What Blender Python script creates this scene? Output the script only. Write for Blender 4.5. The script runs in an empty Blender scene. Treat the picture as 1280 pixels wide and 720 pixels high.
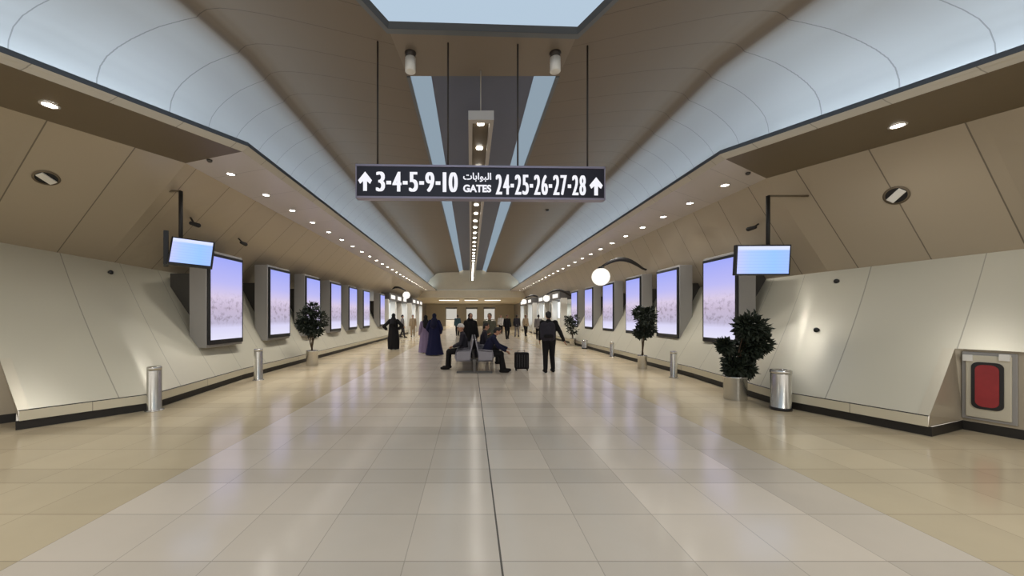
import bpy, bmesh, math, random
from mathutils import Vector, Matrix
random.seed(7)
C = bpy.context.scene.collection
PI = math.pi

# ------------------------------------------------------------------ camera model
CAMZ, F, CX, CY, YAW = 1.6, 460.0, 588.0, 395.0, 0.0
FW = (math.sin(YAW), math.cos(YAW)); RT = (math.cos(YAW), -math.sin(YAW))
def ray(px, py):
    a = (px-CX)/F
    return Vector((FW[0]+RT[0]*a, FW[1]+RT[1]*a, (CY-py)/F))
def atZ(px, py, z):
    d = ray(px, py); t = (z-CAMZ)/d.z
    return Vector((d.x*t, d.y*t, z))
def atY(px, py, y):
    d = ray(px, py); t = y/d.y
    return Vector((d.x*t, y, CAMZ+d.z*t))
def atX(px, py, x):
    d = ray(px, py); t = x/d.x
    return Vector((x, d.y*t, CAMZ+d.z*t))
def fl(px, py): return atZ(px, py, 0.0)
def proj(p):
    dep = p[0]*FW[0]+p[1]*FW[1]
    return CX+F*(p[0]*RT[0]+p[1]*RT[1])/dep, CY-F*(p[2]-CAMZ)/dep

cam = bpy.data.cameras.new('camera'); camo = bpy.data.objects.new('camera', cam); C.objects.link(camo)
camo.location = (0, 0, CAMZ); camo.rotation_euler = (PI/2, 0, -YAW)
cam.sensor_width = 36; cam.lens = 36*F/1280
cam.shift_x = (640-CX)/1280; cam.shift_y = (CY-360)/1280
cam.clip_start = 0.05; cam.clip_end = 300
bpy.context.scene.camera = camo

# ------------------------------------------------------------------ materials
def newmat(name):
    m = bpy.data.materials.new(name); m.use_nodes = True
    nt = m.node_tree; nt.nodes.clear()
    out = nt.nodes.new('ShaderNodeOutputMaterial')
    return m, nt, out
def srgb(r, g, b):
    f = lambda c: (c/255/12.92) if c/255 <= .04045 else ((c/255+.055)/1.055)**2.4
    return (f(r), f(g), f(b), 1)
def pbr(name, col, rough=.5, metal=0., spec=.5, noise=0., nscale=8., coat=0., bump=0.):
    m, nt, out = newmat(name)
    b = nt.nodes.new('ShaderNodeBsdfPrincipled')
    b.inputs['Base Color'].default_value = col; b.inputs['Roughness'].default_value = rough
    b.inputs['Metallic'].default_value = metal; b.inputs['Specular IOR Level'].default_value = spec
    b.inputs['Coat Weight'].default_value = coat
    if noise or bump:
        tc = nt.nodes.new('ShaderNodeTexCoord')
        n = nt.nodes.new('ShaderNodeTexNoise'); n.inputs['Scale'].default_value = nscale; n.inputs['Detail'].default_value = 3
        nt.links.new(tc.outputs['Object'], n.inputs['Vector'])
        if noise:
            mx = nt.nodes.new('ShaderNodeMix'); mx.data_type = 'RGBA'
            mx.inputs['A'].default_value = tuple(c*(1-noise) for c in col[:3])+(1,)
            mx.inputs['B'].default_value = tuple(min(1, c*(1+noise)) for c in col[:3])+(1,)
            nt.links.new(n.outputs['Fac'], mx.inputs['Factor']); nt.links.new(mx.outputs['Result'], b.inputs['Base Color'])
        if bump:
            bp = nt.nodes.new('ShaderNodeBump'); bp.inputs['Strength'].default_value = bump; bp.inputs['Distance'].default_value = .02
            nt.links.new(n.outputs['Fac'], bp.inputs['Height']); nt.links.new(bp.outputs['Normal'], b.inputs['Normal'])
    nt.links.new(b.outputs[0], out.inputs[0])
    return m
def emit(name, col, strength):
    m, nt, out = newmat(name)
    e = nt.nodes.new('ShaderNodeEmission'); e.inputs[0].default_value = col; e.inputs[1].default_value = strength
    nt.links.new(e.outputs[0], out.inputs[0])
    return m
def math_node(nt, op, a, b=None, c=None):
    n = nt.nodes.new('ShaderNodeMath'); n.operation = op
    for i, v in enumerate((a, b, c)):
        if v is None: continue
        if isinstance(v, (int, float)): n.inputs[i].default_value = v
        else: nt.links.new(v, n.inputs[i])
    return n.outputs[0]
def panel_mat(name, col, pitch, offset, rough, metal=0., spec=.5, seam=.012, dark=.45, var=.04, bump=0., col2=None, blend=(0, 1)):
    """sheet panels: joints every `pitch` metres along UV.x"""
    m, nt, out = newmat(name)
    b = nt.nodes.new('ShaderNodeBsdfPrincipled')
    b.inputs['Roughness'].default_value = rough; b.inputs['Metallic'].default_value = metal; b.inputs['Specular IOR Level'].default_value = spec
    tc = nt.nodes.new('ShaderNodeTexCoord'); sp = nt.nodes.new('ShaderNodeSeparateXYZ')
    nt.links.new(tc.outputs['UV'], sp.inputs[0])
    u = math_node(nt, 'ADD', math_node(nt, 'MULTIPLY', sp.outputs[0], 1/pitch), offset)
    fr = math_node(nt, 'FRACT', u)
    s = math_node(nt, 'LESS_THAN', fr, seam/pitch)
    cell = math_node(nt, 'FLOOR', u)
    wn = nt.nodes.new('ShaderNodeTexWhiteNoise'); wn.noise_dimensions = '1D'; nt.links.new(cell, wn.inputs['W'])
    br = math_node(nt, 'ADD', math_node(nt, 'MULTIPLY', wn.outputs['Value'], 2*var), 1-var)
    br = math_node(nt, 'MULTIPLY', br, math_node(nt, 'SUBTRACT', 1.0, math_node(nt, 'MULTIPLY', s, dark)))
    mx = nt.nodes.new('ShaderNodeVectorMath'); mx.operation = 'SCALE'; mx.inputs[0].default_value = col[:3]
    nt.links.new(br, mx.inputs['Scale']); nt.links.new(mx.outputs[0], b.inputs['Base Color'])
    if col2:
        mr = nt.nodes.new('ShaderNodeMapRange'); mr.interpolation_type = 'SMOOTHSTEP'; mr.inputs['From Min'].default_value = blend[0]; mr.inputs['From Max'].default_value = blend[1]
        nt.links.new(sp.outputs[1], mr.inputs['Value'])
        cm = nt.nodes.new('ShaderNodeMix'); cm.data_type = 'RGBA'; cm.inputs['A'].default_value = col; cm.inputs['B'].default_value = col2
        nt.links.new(mr.outputs[0], cm.inputs['Factor']); nt.links.new(cm.outputs['Result'], mx.inputs[0])
    if bump:
        n = nt.nodes.new('ShaderNodeTexNoise'); n.inputs['Scale'].default_value = 1.3
        nt.links.new(tc.outputs['Object'], n.inputs['Vector'])
        bp = nt.nodes.new('ShaderNodeBump'); bp.inputs['Strength'].default_value = bump; bp.inputs['Distance'].default_value = .03
        nt.links.new(n.outputs['Fac'], bp.inputs['Height']); nt.links.new(bp.outputs['Normal'], b.inputs['Normal'])
    nt.links.new(b.outputs[0], out.inputs[0])
    return m

M = {}
M['lower'] = panel_mat('enamel_panel', srgb(198,194,177), 1.12, .72, .32, .15, .4, seam=.014, dark=.4, var=.02, bump=.12)
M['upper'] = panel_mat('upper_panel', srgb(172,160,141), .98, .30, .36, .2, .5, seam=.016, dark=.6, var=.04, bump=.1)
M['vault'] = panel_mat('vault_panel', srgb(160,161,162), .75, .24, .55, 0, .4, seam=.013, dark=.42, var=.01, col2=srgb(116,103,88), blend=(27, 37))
M['ceil'] = panel_mat('ceiling_panel', srgb(128,116,102), 1.05, .1, .42, .15, .4, seam=.014, dark=.35, var=.02)
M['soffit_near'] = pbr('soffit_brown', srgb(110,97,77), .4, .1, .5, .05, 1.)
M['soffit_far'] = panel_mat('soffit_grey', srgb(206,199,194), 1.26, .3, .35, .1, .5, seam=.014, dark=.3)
M['fascia'] = panel_mat('fascia_metal', srgb(190,184,172), .75, .24, .4, .1, .5, seam=.012, dark=.4)
M['lip'] = pbr('lip_edge', srgb(78,84,92), .5, .2)  # shade on the cove lip painted as a dark tone; skylight frame shares it
M['kick'] = pbr('kick_black', srgb(26,22,18), .5)
M['skirt'] = panel_mat('skirt_metal', srgb(206,200,180), 2.24, .72, .3, .3, .5)
M['flange'] = pbr('flange_enamel', srgb(196,190,172), .3, .2)
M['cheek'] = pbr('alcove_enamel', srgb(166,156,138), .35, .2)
M['steel'] = pbr('brushed_steel', srgb(196,194,188), .26, .9, .5, .06, 30)
M['steel_dk'] = pbr('dark_steel', srgb(90,88,86), .35, .8)
M['arm'] = pbr('arm_brown', srgb(104,92,74), .5)
M['black'] = pbr('black_plastic', srgb(18,18,22), .35)
M['blackmatt'] = pbr('black_matt', srgb(22,20,20), .6)
M['pillar'] = pbr('pillar_grey', srgb(150,148,146), .4, .3, .5, .03, 3)
M['pillar_dk'] = pbr('pillar_dark', srgb(70,68,66), .4, .3)
M['trough'] = pbr('trough_grey', srgb(98,102,118), .5, .1)
M['trough_light'] = emit('trough_light', srgb(176,196,212), .62)
M['frame_grey'] = pbr('frame_grey', srgb(104,108,112), .45, .3)
M['beam'] = pbr('beam_white', srgb(178,172,166), .4, .1)
M['beam_dk'] = pbr('beam_recess', srgb(92,80,60), .5, .1)
M['rod'] = pbr('rod_dark', srgb(54,48,44), .5, .2)
M['lamp'] = emit('lamp_warm', (1, .95, .86, 1), 26)
M['lamp_far'] = emit('lamp_far', (1, .95, .88, 1), 26)
M['ring'] = pbr('lamp_ring', srgb(206,202,196), .35, .1)
M['signpanel'] = pbr('sign_panel', srgb(30,28,44), .35)
M['signframe'] = pbr('sign_frame', srgb(150,145,165), .4, .4)
M['signtext'] = emit('sign_text', (.93, .93, 1, 1), 1.0)
M['red'] = pbr('fire_red', srgb(150,44,48), .4, 0, .5, .25, 9)
M['white'] = pbr('white_enamel', srgb(226,224,218), .4)
M['globe'] = emit('globe_light', (1, .96, .88, 1), 1.15)
M['teal'] = emit('shop_light', (.92, .97, 1, 1), 1.6)
M['yellowlight'] = emit('hall_light', (1, .95, .8, 1), 2.2)
M['kiosk'] = emit('kiosk_light', (1, .95, .84, 1), .55)
M['beigewall'] = pbr('hall_beige', srgb(222,212,190), .5, 0, .4, .06, 2)
M['shopwall'] = pbr('shop_wall', srgb(168,162,156), .4, .1, .5, .08, 2)
M['shopdark'] = pbr('shop_dark', srgb(84,82,82), .4)
M['seat'] = pbr('seat_grey', srgb(128,126,134), .35, .45, .5, .1, 60)
M['leaf'] = pbr('leaf_green', srgb(36,44,32), .6, 0, .4, .4, 14)
M['bark'] = pbr('bark', srgb(78,62,48), .8, 0, .3, .3, 20)
M['soil'] = pbr('soil', srgb(46,36,28), .9)
M['skin'] = pbr('skin', srgb(176,132,108), .55, 0, .4, .05, 20)
M['hair'] = pbr('hair_black', srgb(24,20,18), .6)
for n, c in dict(cl_black=(22,21,23), cl_navy=(24,26,50), cl_blue=(23,26,60), cl_char=(46,44,52), cl_olive=(92,92,78), cl_lilac=(128,114,142),
                 cl_grey=(120,116,116), cl_tan=(150,132,108), cl_white=(206,202,198), cl_teal=(60,84,92), cl_shoe=(24,22,22)).items():
    M[n] = pbr(n, srgb(*c), .85, 0, .25, .12, 25)

def screen_mat(name, seed, strength=1.0):
    m, nt, out = newmat(name)
    tc = nt.nodes.new('ShaderNodeTexCoord'); sp = nt.nodes.new('ShaderNodeSeparateXYZ'); nt.links.new(tc.outputs['UV'], sp.inputs[0])
    rp = nt.nodes.new('ShaderNodeValToRGB'); cr = rp.color_ramp
    stops = [(0, srgb(226,224,246)), (.14, srgb(214,210,240)), (.2, srgb(188,180,206)), (.38, srgb(196,182,206)), (.52, srgb(214,200,226)), (.7, srgb(186,184,240)), (1, srgb(160,168,244))]
    while len(cr.elements) < len(stops): cr.elements.new(.5)
    for e, (p, c) in zip(cr.elements, stops): e.position = p; e.color = c
    nt.links.new(sp.outputs[1], rp.inputs[0])
    mp = nt.nodes.new('ShaderNodeMapping'); mp.inputs['Scale'].default_value = (1.0, 1.7, 1); mp.inputs['Location'].default_value = (seed*3.1, seed, 0)
    nt.links.new(tc.outputs['UV'], mp.inputs[0])
    n = nt.nodes.new('ShaderNodeTexNoise'); n.inputs['Scale'].default_value = 8; n.inputs['Detail'].default_value = 6; n.inputs['Roughness'].default_value = .7; nt.links.new(mp.outputs[0], n.inputs['Vector'])
    th = nt.nodes.new('ShaderNodeMapRange'); th.inputs['From Min'].default_value = .5; th.inputs['From Max'].default_value = .62
    nt.links.new(n.outputs['Fac'], th.inputs['Value'])
    band = nt.nodes.new('ShaderNodeMapRange'); band.inputs['From Min'].default_value = .6; band.inputs['From Max'].default_value = .4
    nt.links.new(sp.outputs[1], band.inputs['Value'])
    b2 = nt.nodes.new('ShaderNodeMapRange'); b2.inputs['From Min'].default_value = .14; b2.inputs['From Max'].default_value = .26
    nt.links.new(sp.outputs[1], b2.inputs['Value'])
    fac = math_node(nt, 'MULTIPLY', math_node(nt, 'MULTIPLY', th.outputs[0], band.outputs[0]), math_node(nt, 'MULTIPLY', b2.outputs[0], .55))
    mx = nt.nodes.new('ShaderNodeMix'); mx.data_type = 'RGBA'; mx.inputs['B'].default_value = srgb(120,108,120)
    nt.links.new(fac, mx.inputs['Factor']); nt.links.new(rp.outputs[0], mx.inputs['A'])
    e = nt.nodes.new('ShaderNodeEmission'); e.inputs[1].default_value = strength
    nt.links.new(mx.outputs['Result'], e.inputs[0]); nt.links.new(e.outputs[0], out.inputs[0])
    return m
M['advert'] = [screen_mat('advert_screen_%s' % w, i+1, 1.05) for i, w in enumerate(('one', 'two', 'three'))]
def fids_mat():
    m, nt, out = newmat('flight_screen')
    tc = nt.nodes.new('ShaderNodeTexCoord'); sp = nt.nodes.new('ShaderNodeSeparateXYZ'); nt.links.new(tc.outputs['UV'], sp.inputs[0])
    rp = nt.nodes.new('ShaderNodeValToRGB'); cr = rp.color_ramp
    stops = [(0, srgb(190,196,252)), (.25, srgb(168,196,250)), (.7, srgb(150,192,250)), (1, srgb(158,188,252))]
    while len(cr.elements) < len(stops): cr.elements.new(.5)
    for e, (p, c) in zip(cr.elements, stops): e.position = p; e.color = c
    nt.links.new(sp.outputs[0], rp.inputs[0])
    hd = math_node(nt, 'GREATER_THAN', sp.outputs[1], .86)
    row = math_node(nt, 'LESS_THAN', math_node(nt, 'FRACT', math_node(nt, 'MULTIPLY', sp.outputs[1], 9.0)), .12)
    mx = nt.nodes.new('ShaderNodeMix'); mx.data_type = 'RGBA'; mx.inputs['B'].default_value = srgb(212,220,255)
    nt.links.new(hd, mx.inputs['Factor']); nt.links.new(rp.outputs[0], mx.inputs['A'])
    m2 = nt.nodes.new('ShaderNodeMix'); m2.data_type = 'RGBA'; m2.inputs['B'].default_value = srgb(136,160,222)
    nt.links.new(math_node(nt, 'MULTIPLY', row, .35), m2.inputs['Factor']); nt.links.new(mx.outputs['Result'], m2.inputs['A'])
    e = nt.nodes.new('ShaderNodeEmission'); e.inputs[1].default_value = 1.15
    nt.links.new(m2.outputs['Result'], e.inputs[0]); nt.links.new(e.outputs[0], out.inputs[0])
    return m
M['fids'] = fids_mat()
def floor_mat():
    m, nt, out = newmat('marble_floor')
    b = nt.nodes.new('ShaderNodeBsdfPrincipled')
    b.inputs['Specular IOR Level'].default_value = .85
    tc = nt.nodes.new('ShaderNodeTexCoord'); sp = nt.nodes.new('ShaderNodeSeparateXYZ'); nt.links.new(tc.outputs['Object'], sp.inputs[0])
    x = math_node(nt, 'SUBTRACT', sp.outputs[0], .2); y = sp.outputs[1]
    u = math_node(nt, 'MULTIPLY', x, 1/.63)
    per = 1.45
    v = math_node(nt, 'MULTIPLY', math_node(nt, 'SUBTRACT', y, 2.07), 1/per)
    fv = math_node(nt, 'FRACT', v); fu = math_node(nt, 'FRACT', math_node(nt, 'ADD', u, 100.0))
    band = math_node(nt, 'LESS_THAN', fv, .33/per)
    ju = math_node(nt, 'LESS_THAN', math_node(nt, 'ABSOLUTE', math_node(nt, 'SUBTRACT', fu, .5)), .5)   # 1
    eu = math_node(nt, 'GREATER_THAN', math_node(nt, 'ABSOLUTE', math_node(nt, 'SUBTRACT', fu, .5)), .4945)
    j1 = math_node(nt, 'LESS_THAN', fv, .006); j2 = math_node(nt, 'COMPARE', fv, .33/per, .003); j3 = math_node(nt, 'COMPARE', fv, .62, .003)
    j = math_node(nt, 'MAXIMUM', math_node(nt, 'MAXIMUM', math_node(nt, 'MULTIPLY', eu, .8), j1), math_node(nt, 'MAXIMUM', j2, j3))
    cl = math_node(nt, 'LESS_THAN', math_node(nt, 'ABSOLUTE', x), .007)
    # individual tiles
    cv = nt.nodes.new('ShaderNodeCombineXYZ')
    nt.links.new(math_node(nt, 'FLOOR', u), cv.inputs[0])
    vv = math_node(nt, 'ADD', math_node(nt, 'MULTIPLY', math_node(nt, 'FLOOR', v), 3), math_node(nt, 'ADD', math_node(nt, 'GREATER_THAN', fv, .33/per), math_node(nt, 'GREATER_THAN', fv, .62)))
    nt.links.new(vv, cv.inputs[1])
    wn = nt.nodes.new('ShaderNodeTexWhiteNoise'); wn.noise_dimensions = '2D'; nt.links.new(cv.outputs[0], wn.inputs['Vector'])
    wc = nt.nodes.new('ShaderNodeTexWhiteNoise'); wc.noise_dimensions = '1D'; nt.links.new(math_node(nt, 'FLOOR', u), wc.inputs['W'])
    nz = nt.nodes.new('ShaderNodeTexNoise'); nz.inputs['Scale'].default_value = 1.6; nz.inputs['Detail'].default_value = 5; nt.links.new(tc.outputs['Object'], nz.inputs['Vector'])
    br = math_node(nt, 'ADD', .84, math_node(nt, 'MULTIPLY', wn.outputs['Value'], .09))
    br = math_node(nt, 'ADD', br, math_node(nt, 'MULTIPLY', wc.outputs['Value'], .15))
    br = math_node(nt, 'ADD', br, math_node(nt, 'MULTIPLY', math_node(nt, 'SUBTRACT', nz.outputs['Fac'], .5), .12))
    br = math_node(nt, 'MULTIPLY', br, math_node(nt, 'SUBTRACT', 1, math_node(nt, 'MULTIPLY', band, .09)))
    br = math_node(nt, 'MULTIPLY', br, math_node(nt, 'SUBTRACT', 1, math_node(nt, 'MULTIPLY', j, .34)))
    br = math_node(nt, 'MULTIPLY', br, math_node(nt, 'SUBTRACT', 1, math_node(nt, 'MULTIPLY', cl, .75)))
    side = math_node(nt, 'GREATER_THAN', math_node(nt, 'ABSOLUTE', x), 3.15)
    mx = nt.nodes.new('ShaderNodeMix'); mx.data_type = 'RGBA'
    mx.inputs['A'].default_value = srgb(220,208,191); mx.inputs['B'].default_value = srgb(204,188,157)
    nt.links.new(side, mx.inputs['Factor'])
    sc = nt.nodes.new('ShaderNodeVectorMath'); sc.operation = 'SCALE'; nt.links.new(mx.outputs['Result'], sc.inputs[0]); nt.links.new(br, sc.inputs['Scale'])
    nt.links.new(sc.outputs[0], b.inputs['Base Color'])
    rr = math_node(nt, 'ADD', .12, math_node(nt, 'MULTIPLY', nz.outputs['Fac'], .1))
    nt.links.new(rr, b.inputs['Roughness'])
    n2 = nt.nodes.new('ShaderNodeTexNoise'); n2.inputs['Scale'].default_value = 4.; nt.links.new(tc.outputs['Object'], n2.inputs['Vector'])
    bp = nt.nodes.new('ShaderNodeBump'); bp.inputs['Strength'].default_value = .05; bp.inputs['Distance'].default_value = .02
    nt.links.new(n2.outputs['Fac'], bp.inputs['Height']); nt.links.new(bp.outputs['Normal'], b.inputs['Normal'])
    nt.links.new(b.outputs[0], out.inputs[0])
    return m
M['floor'] = floor_mat()

# ------------------------------------------------------------------ mesh helpers
class MB:
    def __init__(s): s.v, s.f, s.mi, s.sm, s.uv = [], [], [], [], {}
    def add(s, vs, fs, mi=0, smooth=False):
        o = len(s.v); s.v += [tuple(v) for v in vs]
        for f in fs: s.f.append([o+i for i in f]); s.mi.append(mi); s.sm.append(smooth)
        return s
    def box(s, c, d, mi=0, rz=0., ry=0., rx=0.):
        m = Matrix.Translation(c) @ Matrix.Rotation(rz, 4, 'Z') @ Matrix.Rotation(ry, 4, 'Y') @ Matrix.Rotation(rx, 4, 'X')
        vs = [m @ Vector((x*d[0]/2, y*d[1]/2, z*d[2]/2)) for x in (-1, 1) for y in (-1, 1) for z in (-1, 1)]
        return s.add(vs, [(0,1,3,2),(4,6,7,5),(0,4,5,1),(2,3,7,6),(0,2,6,4),(1,5,7,3)], mi)
    def quad(s, a, b, c, d, mi=0): return s.add([a, b, c, d], [(0,1,2,3)], mi)
    def lathe(s, prof, c=(0,0,0), n=24, mi=0, smooth=True, mat=None, cap=True):
        vs = []; fs = []
        for r, z in prof:
            for k in range(n):
                v = Vector((r*math.cos(2*PI*k/n), r*math.sin(2*PI*k/n), z))
                if mat: v = mat @ v
                vs.append(v+Vector(c))
        for i in range(len(prof)-1):
            for k in range(n): fs.append((i*n+k, i*n+(k+1) % n, (i+1)*n+(k+1) % n, (i+1)*n+k))
        if cap: fs.append(tuple(range(n))[::-1]); fs.append(tuple((len(prof)-1)*n+k for k in range(n)))
        return s.add(vs, fs, mi, smooth)
    def tube(s, pts, r, n=10, mi=0):
        pts = [Vector(p) for p in pts]; vs = []; fs = []
        rs = r if isinstance(r, (list, tuple)) else [r]*len(pts)
        up = None
        for i, p in enumerate(pts):
            t = (pts[min(i+1, len(pts)-1)]-pts[max(i-1, 0)]).normalized()
            if up is None or abs(up.dot(t)) > .95: up = Vector((0,0,1)) if abs(t.z) < .9 else Vector((1,0,0))
            a = t.cross(up).normalized(); b = t.cross(a).normalized(); up = -b if False else up
            for k in range(n): vs.append(p+(a*math.cos(2*PI*k/n)+b*math.sin(2*PI*k/n))*rs[i])
        for i in range(len(pts)-1):
            for k in range(n): fs.append((i*n+k, i*n+(k+1) % n, (i+1)*n+(k+1) % n, (i+1)*n+k))
        fs.append(tuple(range(n))[::-1]); fs.append(tuple((len(pts)-1)*n+k for k in range(n)))
        return s.add(vs, fs, mi, True)
    def sphere(s, c, r, n=16, mi=0):
        rad = r if isinstance(r, (list, tuple)) else (r, r, r)
        vs = [(c[0], c[1], c[2]-rad[2])]; m = n//2
        for i in range(1, m):
            a = -PI/2+PI*i/m
            for k in range(n): vs.append((c[0]+rad[0]*math.cos(a)*math.cos(2*PI*k/n), c[1]+rad[1]*math.cos(a)*math.sin(2*PI*k/n), c[2]+rad[2]*math.sin(a)))
        vs.append((c[0], c[1], c[2]+rad[2])); fs = []
        for k in range(n): fs.append((0, 1+(k+1) % n, 1+k)); fs.append((len(vs)-1, 1+(m-2)*n+k, 1+(m-2)*n+(k+1) % n))
        for i in range(m-2):
            for k in range(n): fs.append((1+i*n+k, 1+i*n+(k+1) % n, 1+(i+1)*n+(k+1) % n, 1+(i+1)*n+k))
        return s.add(vs, fs, mi, True)
    def capsule(s, a, b, ra, rb, n=12):
        a, b = Vector(a), Vector(b); d = b-a; L = d.length
        t = d.normalized() if L > 1e-6 else Vector((0,0,1))
        q = Vector((0,0,1)).rotation_difference(t).to_matrix()
        prof = []
        for i in range(6): th = -PI/2+PI/2*i/5; prof.append((max(1e-4, ra*math.cos(th)), ra*math.sin(th)))
        for i in range(6): th = PI/2*i/5; prof.append((max(1e-4, rb*math.cos(th)), L+rb*math.sin(th)))
        return s.lathe(prof, a, n, 0, True, q)
    def build(s, name, mats, parent=None, bevel=0., loc=None):
        me = bpy.data.meshes.new(name); me.from_pydata([tuple(v) for v in s.v], [], s.f)
        mats = mats if isinstance(mats, (list, tuple)) else [mats]
        for m in mats: me.materials.append(m)
        me.polygons.foreach_set('material_index', s.mi); me.polygons.foreach_set('use_smooth', s.sm)
        me.update()
        o = bpy.data.objects.new(name, me); C.objects.link(o)
        if parent: o.parent = parent
        if loc: o.location = loc
        if bevel:
            b = o.modifiers.new('bevel', 'BEVEL'); b.width = bevel; b.segments = 2; b.limit_method = 'ANGLE'
        return o
def tag(o, label=None, cat=None, group=None, kind=None):
    for k, v in (('label', label), ('category', cat), ('group', group), ('kind', kind)):
        if v: o[k] = v
    return o
def thing(name, label, cat, loc=(0,0,0), rz=0., group=None):
    o = bpy.data.objects.new(name, None); C.objects.link(o); o.location = loc; o.rotation_euler = (0,0,rz); o.empty_display_size = .1
    return tag(o, label, cat, group)
def dup(root, loc, rz, label, group=None):
    def cp(o, par):
        c = o.copy(); C.objects.link(c); c.parent = par
        for ch in o.children: cp(ch, c)
        return c
    r = root.copy(); C.objects.link(r); r.location = loc; r.rotation_euler = (0,0,rz); r['label'] = label
    if group: r['group'] = group
    for ch in list(root.children): cp(ch, r)
    return r
def struct(o): o['kind'] = 'structure'; return o
def loft(name, lines, mat, smooth=False, us=None, kind=True, sub=(1, 1)):
    """quads between polylines of equal station count; UV.x = length along, UV.y = across"""
    ref = lines[0] if us is None else us
    def dens(l, k): return [Vector(l[i]).lerp(Vector(l[i+1]), t/k) for i in range(len(l)-1) for t in range(k)]+[Vector(l[-1])]
    if sub != (1, 1):
        ref = dens(ref, sub[0]); lines = [dens(l, sub[0]) for l in lines]
        cols = [dens([l[i] for l in lines], sub[1]) for i in range(len(lines[0]))]
        lines = [[c[j] for c in cols] for j in range(len(cols[0]))]
    n = len(lines[0])
    cum = [0.]
    for i in range(1, n): cum.append(cum[-1]+(Vector(ref[i])-Vector(ref[i-1])).length)
    vs = [tuple(p) for l in lines for p in l]; fs = []; uv = []
    for j in range(len(lines)-1):
        for i in range(n-1):
            fs.append((j*n+i, j*n+i+1, (j+1)*n+i+1, (j+1)*n+i)); uv += [(cum[i], j), (cum[i+1], j), (cum[i+1], j+1), (cum[i], j+1)]
    me = bpy.data.meshes.new(name); me.from_pydata(vs, [], fs); me.materials.append(mat)
    l = me.uv_layers.new(name='uv')
    for k, q in enumerate(uv): l.data[k].uv = q
    me.polygons.foreach_set('use_smooth', [smooth]*len(fs)); me.update()
    o = bpy.data.objects.new(name, me); C.objects.link(o)
    return struct(o) if kind else o
def quad_uv(name, pts, mat, parent=None):
    me = bpy.data.meshes.new(name); me.from_pydata([tuple(p) for p in pts], [], [(0,1,2,3)]); me.materials.append(mat)
    l = me.uv_layers.new(name='uv')
    for k, q in enumerate(((0,0),(1,0),(1,1),(0,1))): l.data[k].uv = q
    me.update(); o = bpy.data.objects.new(name, me); C.objects.link(o); o.parent = parent
    return o
ORD = 'first second third fourth fifth sixth seventh eighth ninth tenth eleventh twelfth thirteenth fourteenth fifteenth sixteenth seventeenth eighteenth nineteenth twentieth'.split()
ORD += ['twenty-'+w for w in ORD[:9]] + ['thirtieth'] + ['thirty-'+w for w in ORD[:9]]

# ------------------------------------------------------------------ the hall: section lines, station by station
ZL, ZF, ZS, ZC = 4.6, 4.44, 4.4, 6.6        # lip top, fascia bottom, soffit outer, ceiling
YE, YB = 42., -9.                             # far end, behind the camera
YA = 4.3
YT = 7.67                                     # mouth of the ceiling trough
def near_line(p, q, y):                       # extend p->q on to depth y
    t = (y-p.y)/(q.y-p.y); return p+(q-p)*t
def lerp(a, b, t): return a+(b-a)*t

floor = MB().quad((-11, YB, 0), (11, YB, 0), (11, 64, 0), (-11, 64, 0)).build('floor', M['floor']); struct(floor)

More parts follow.
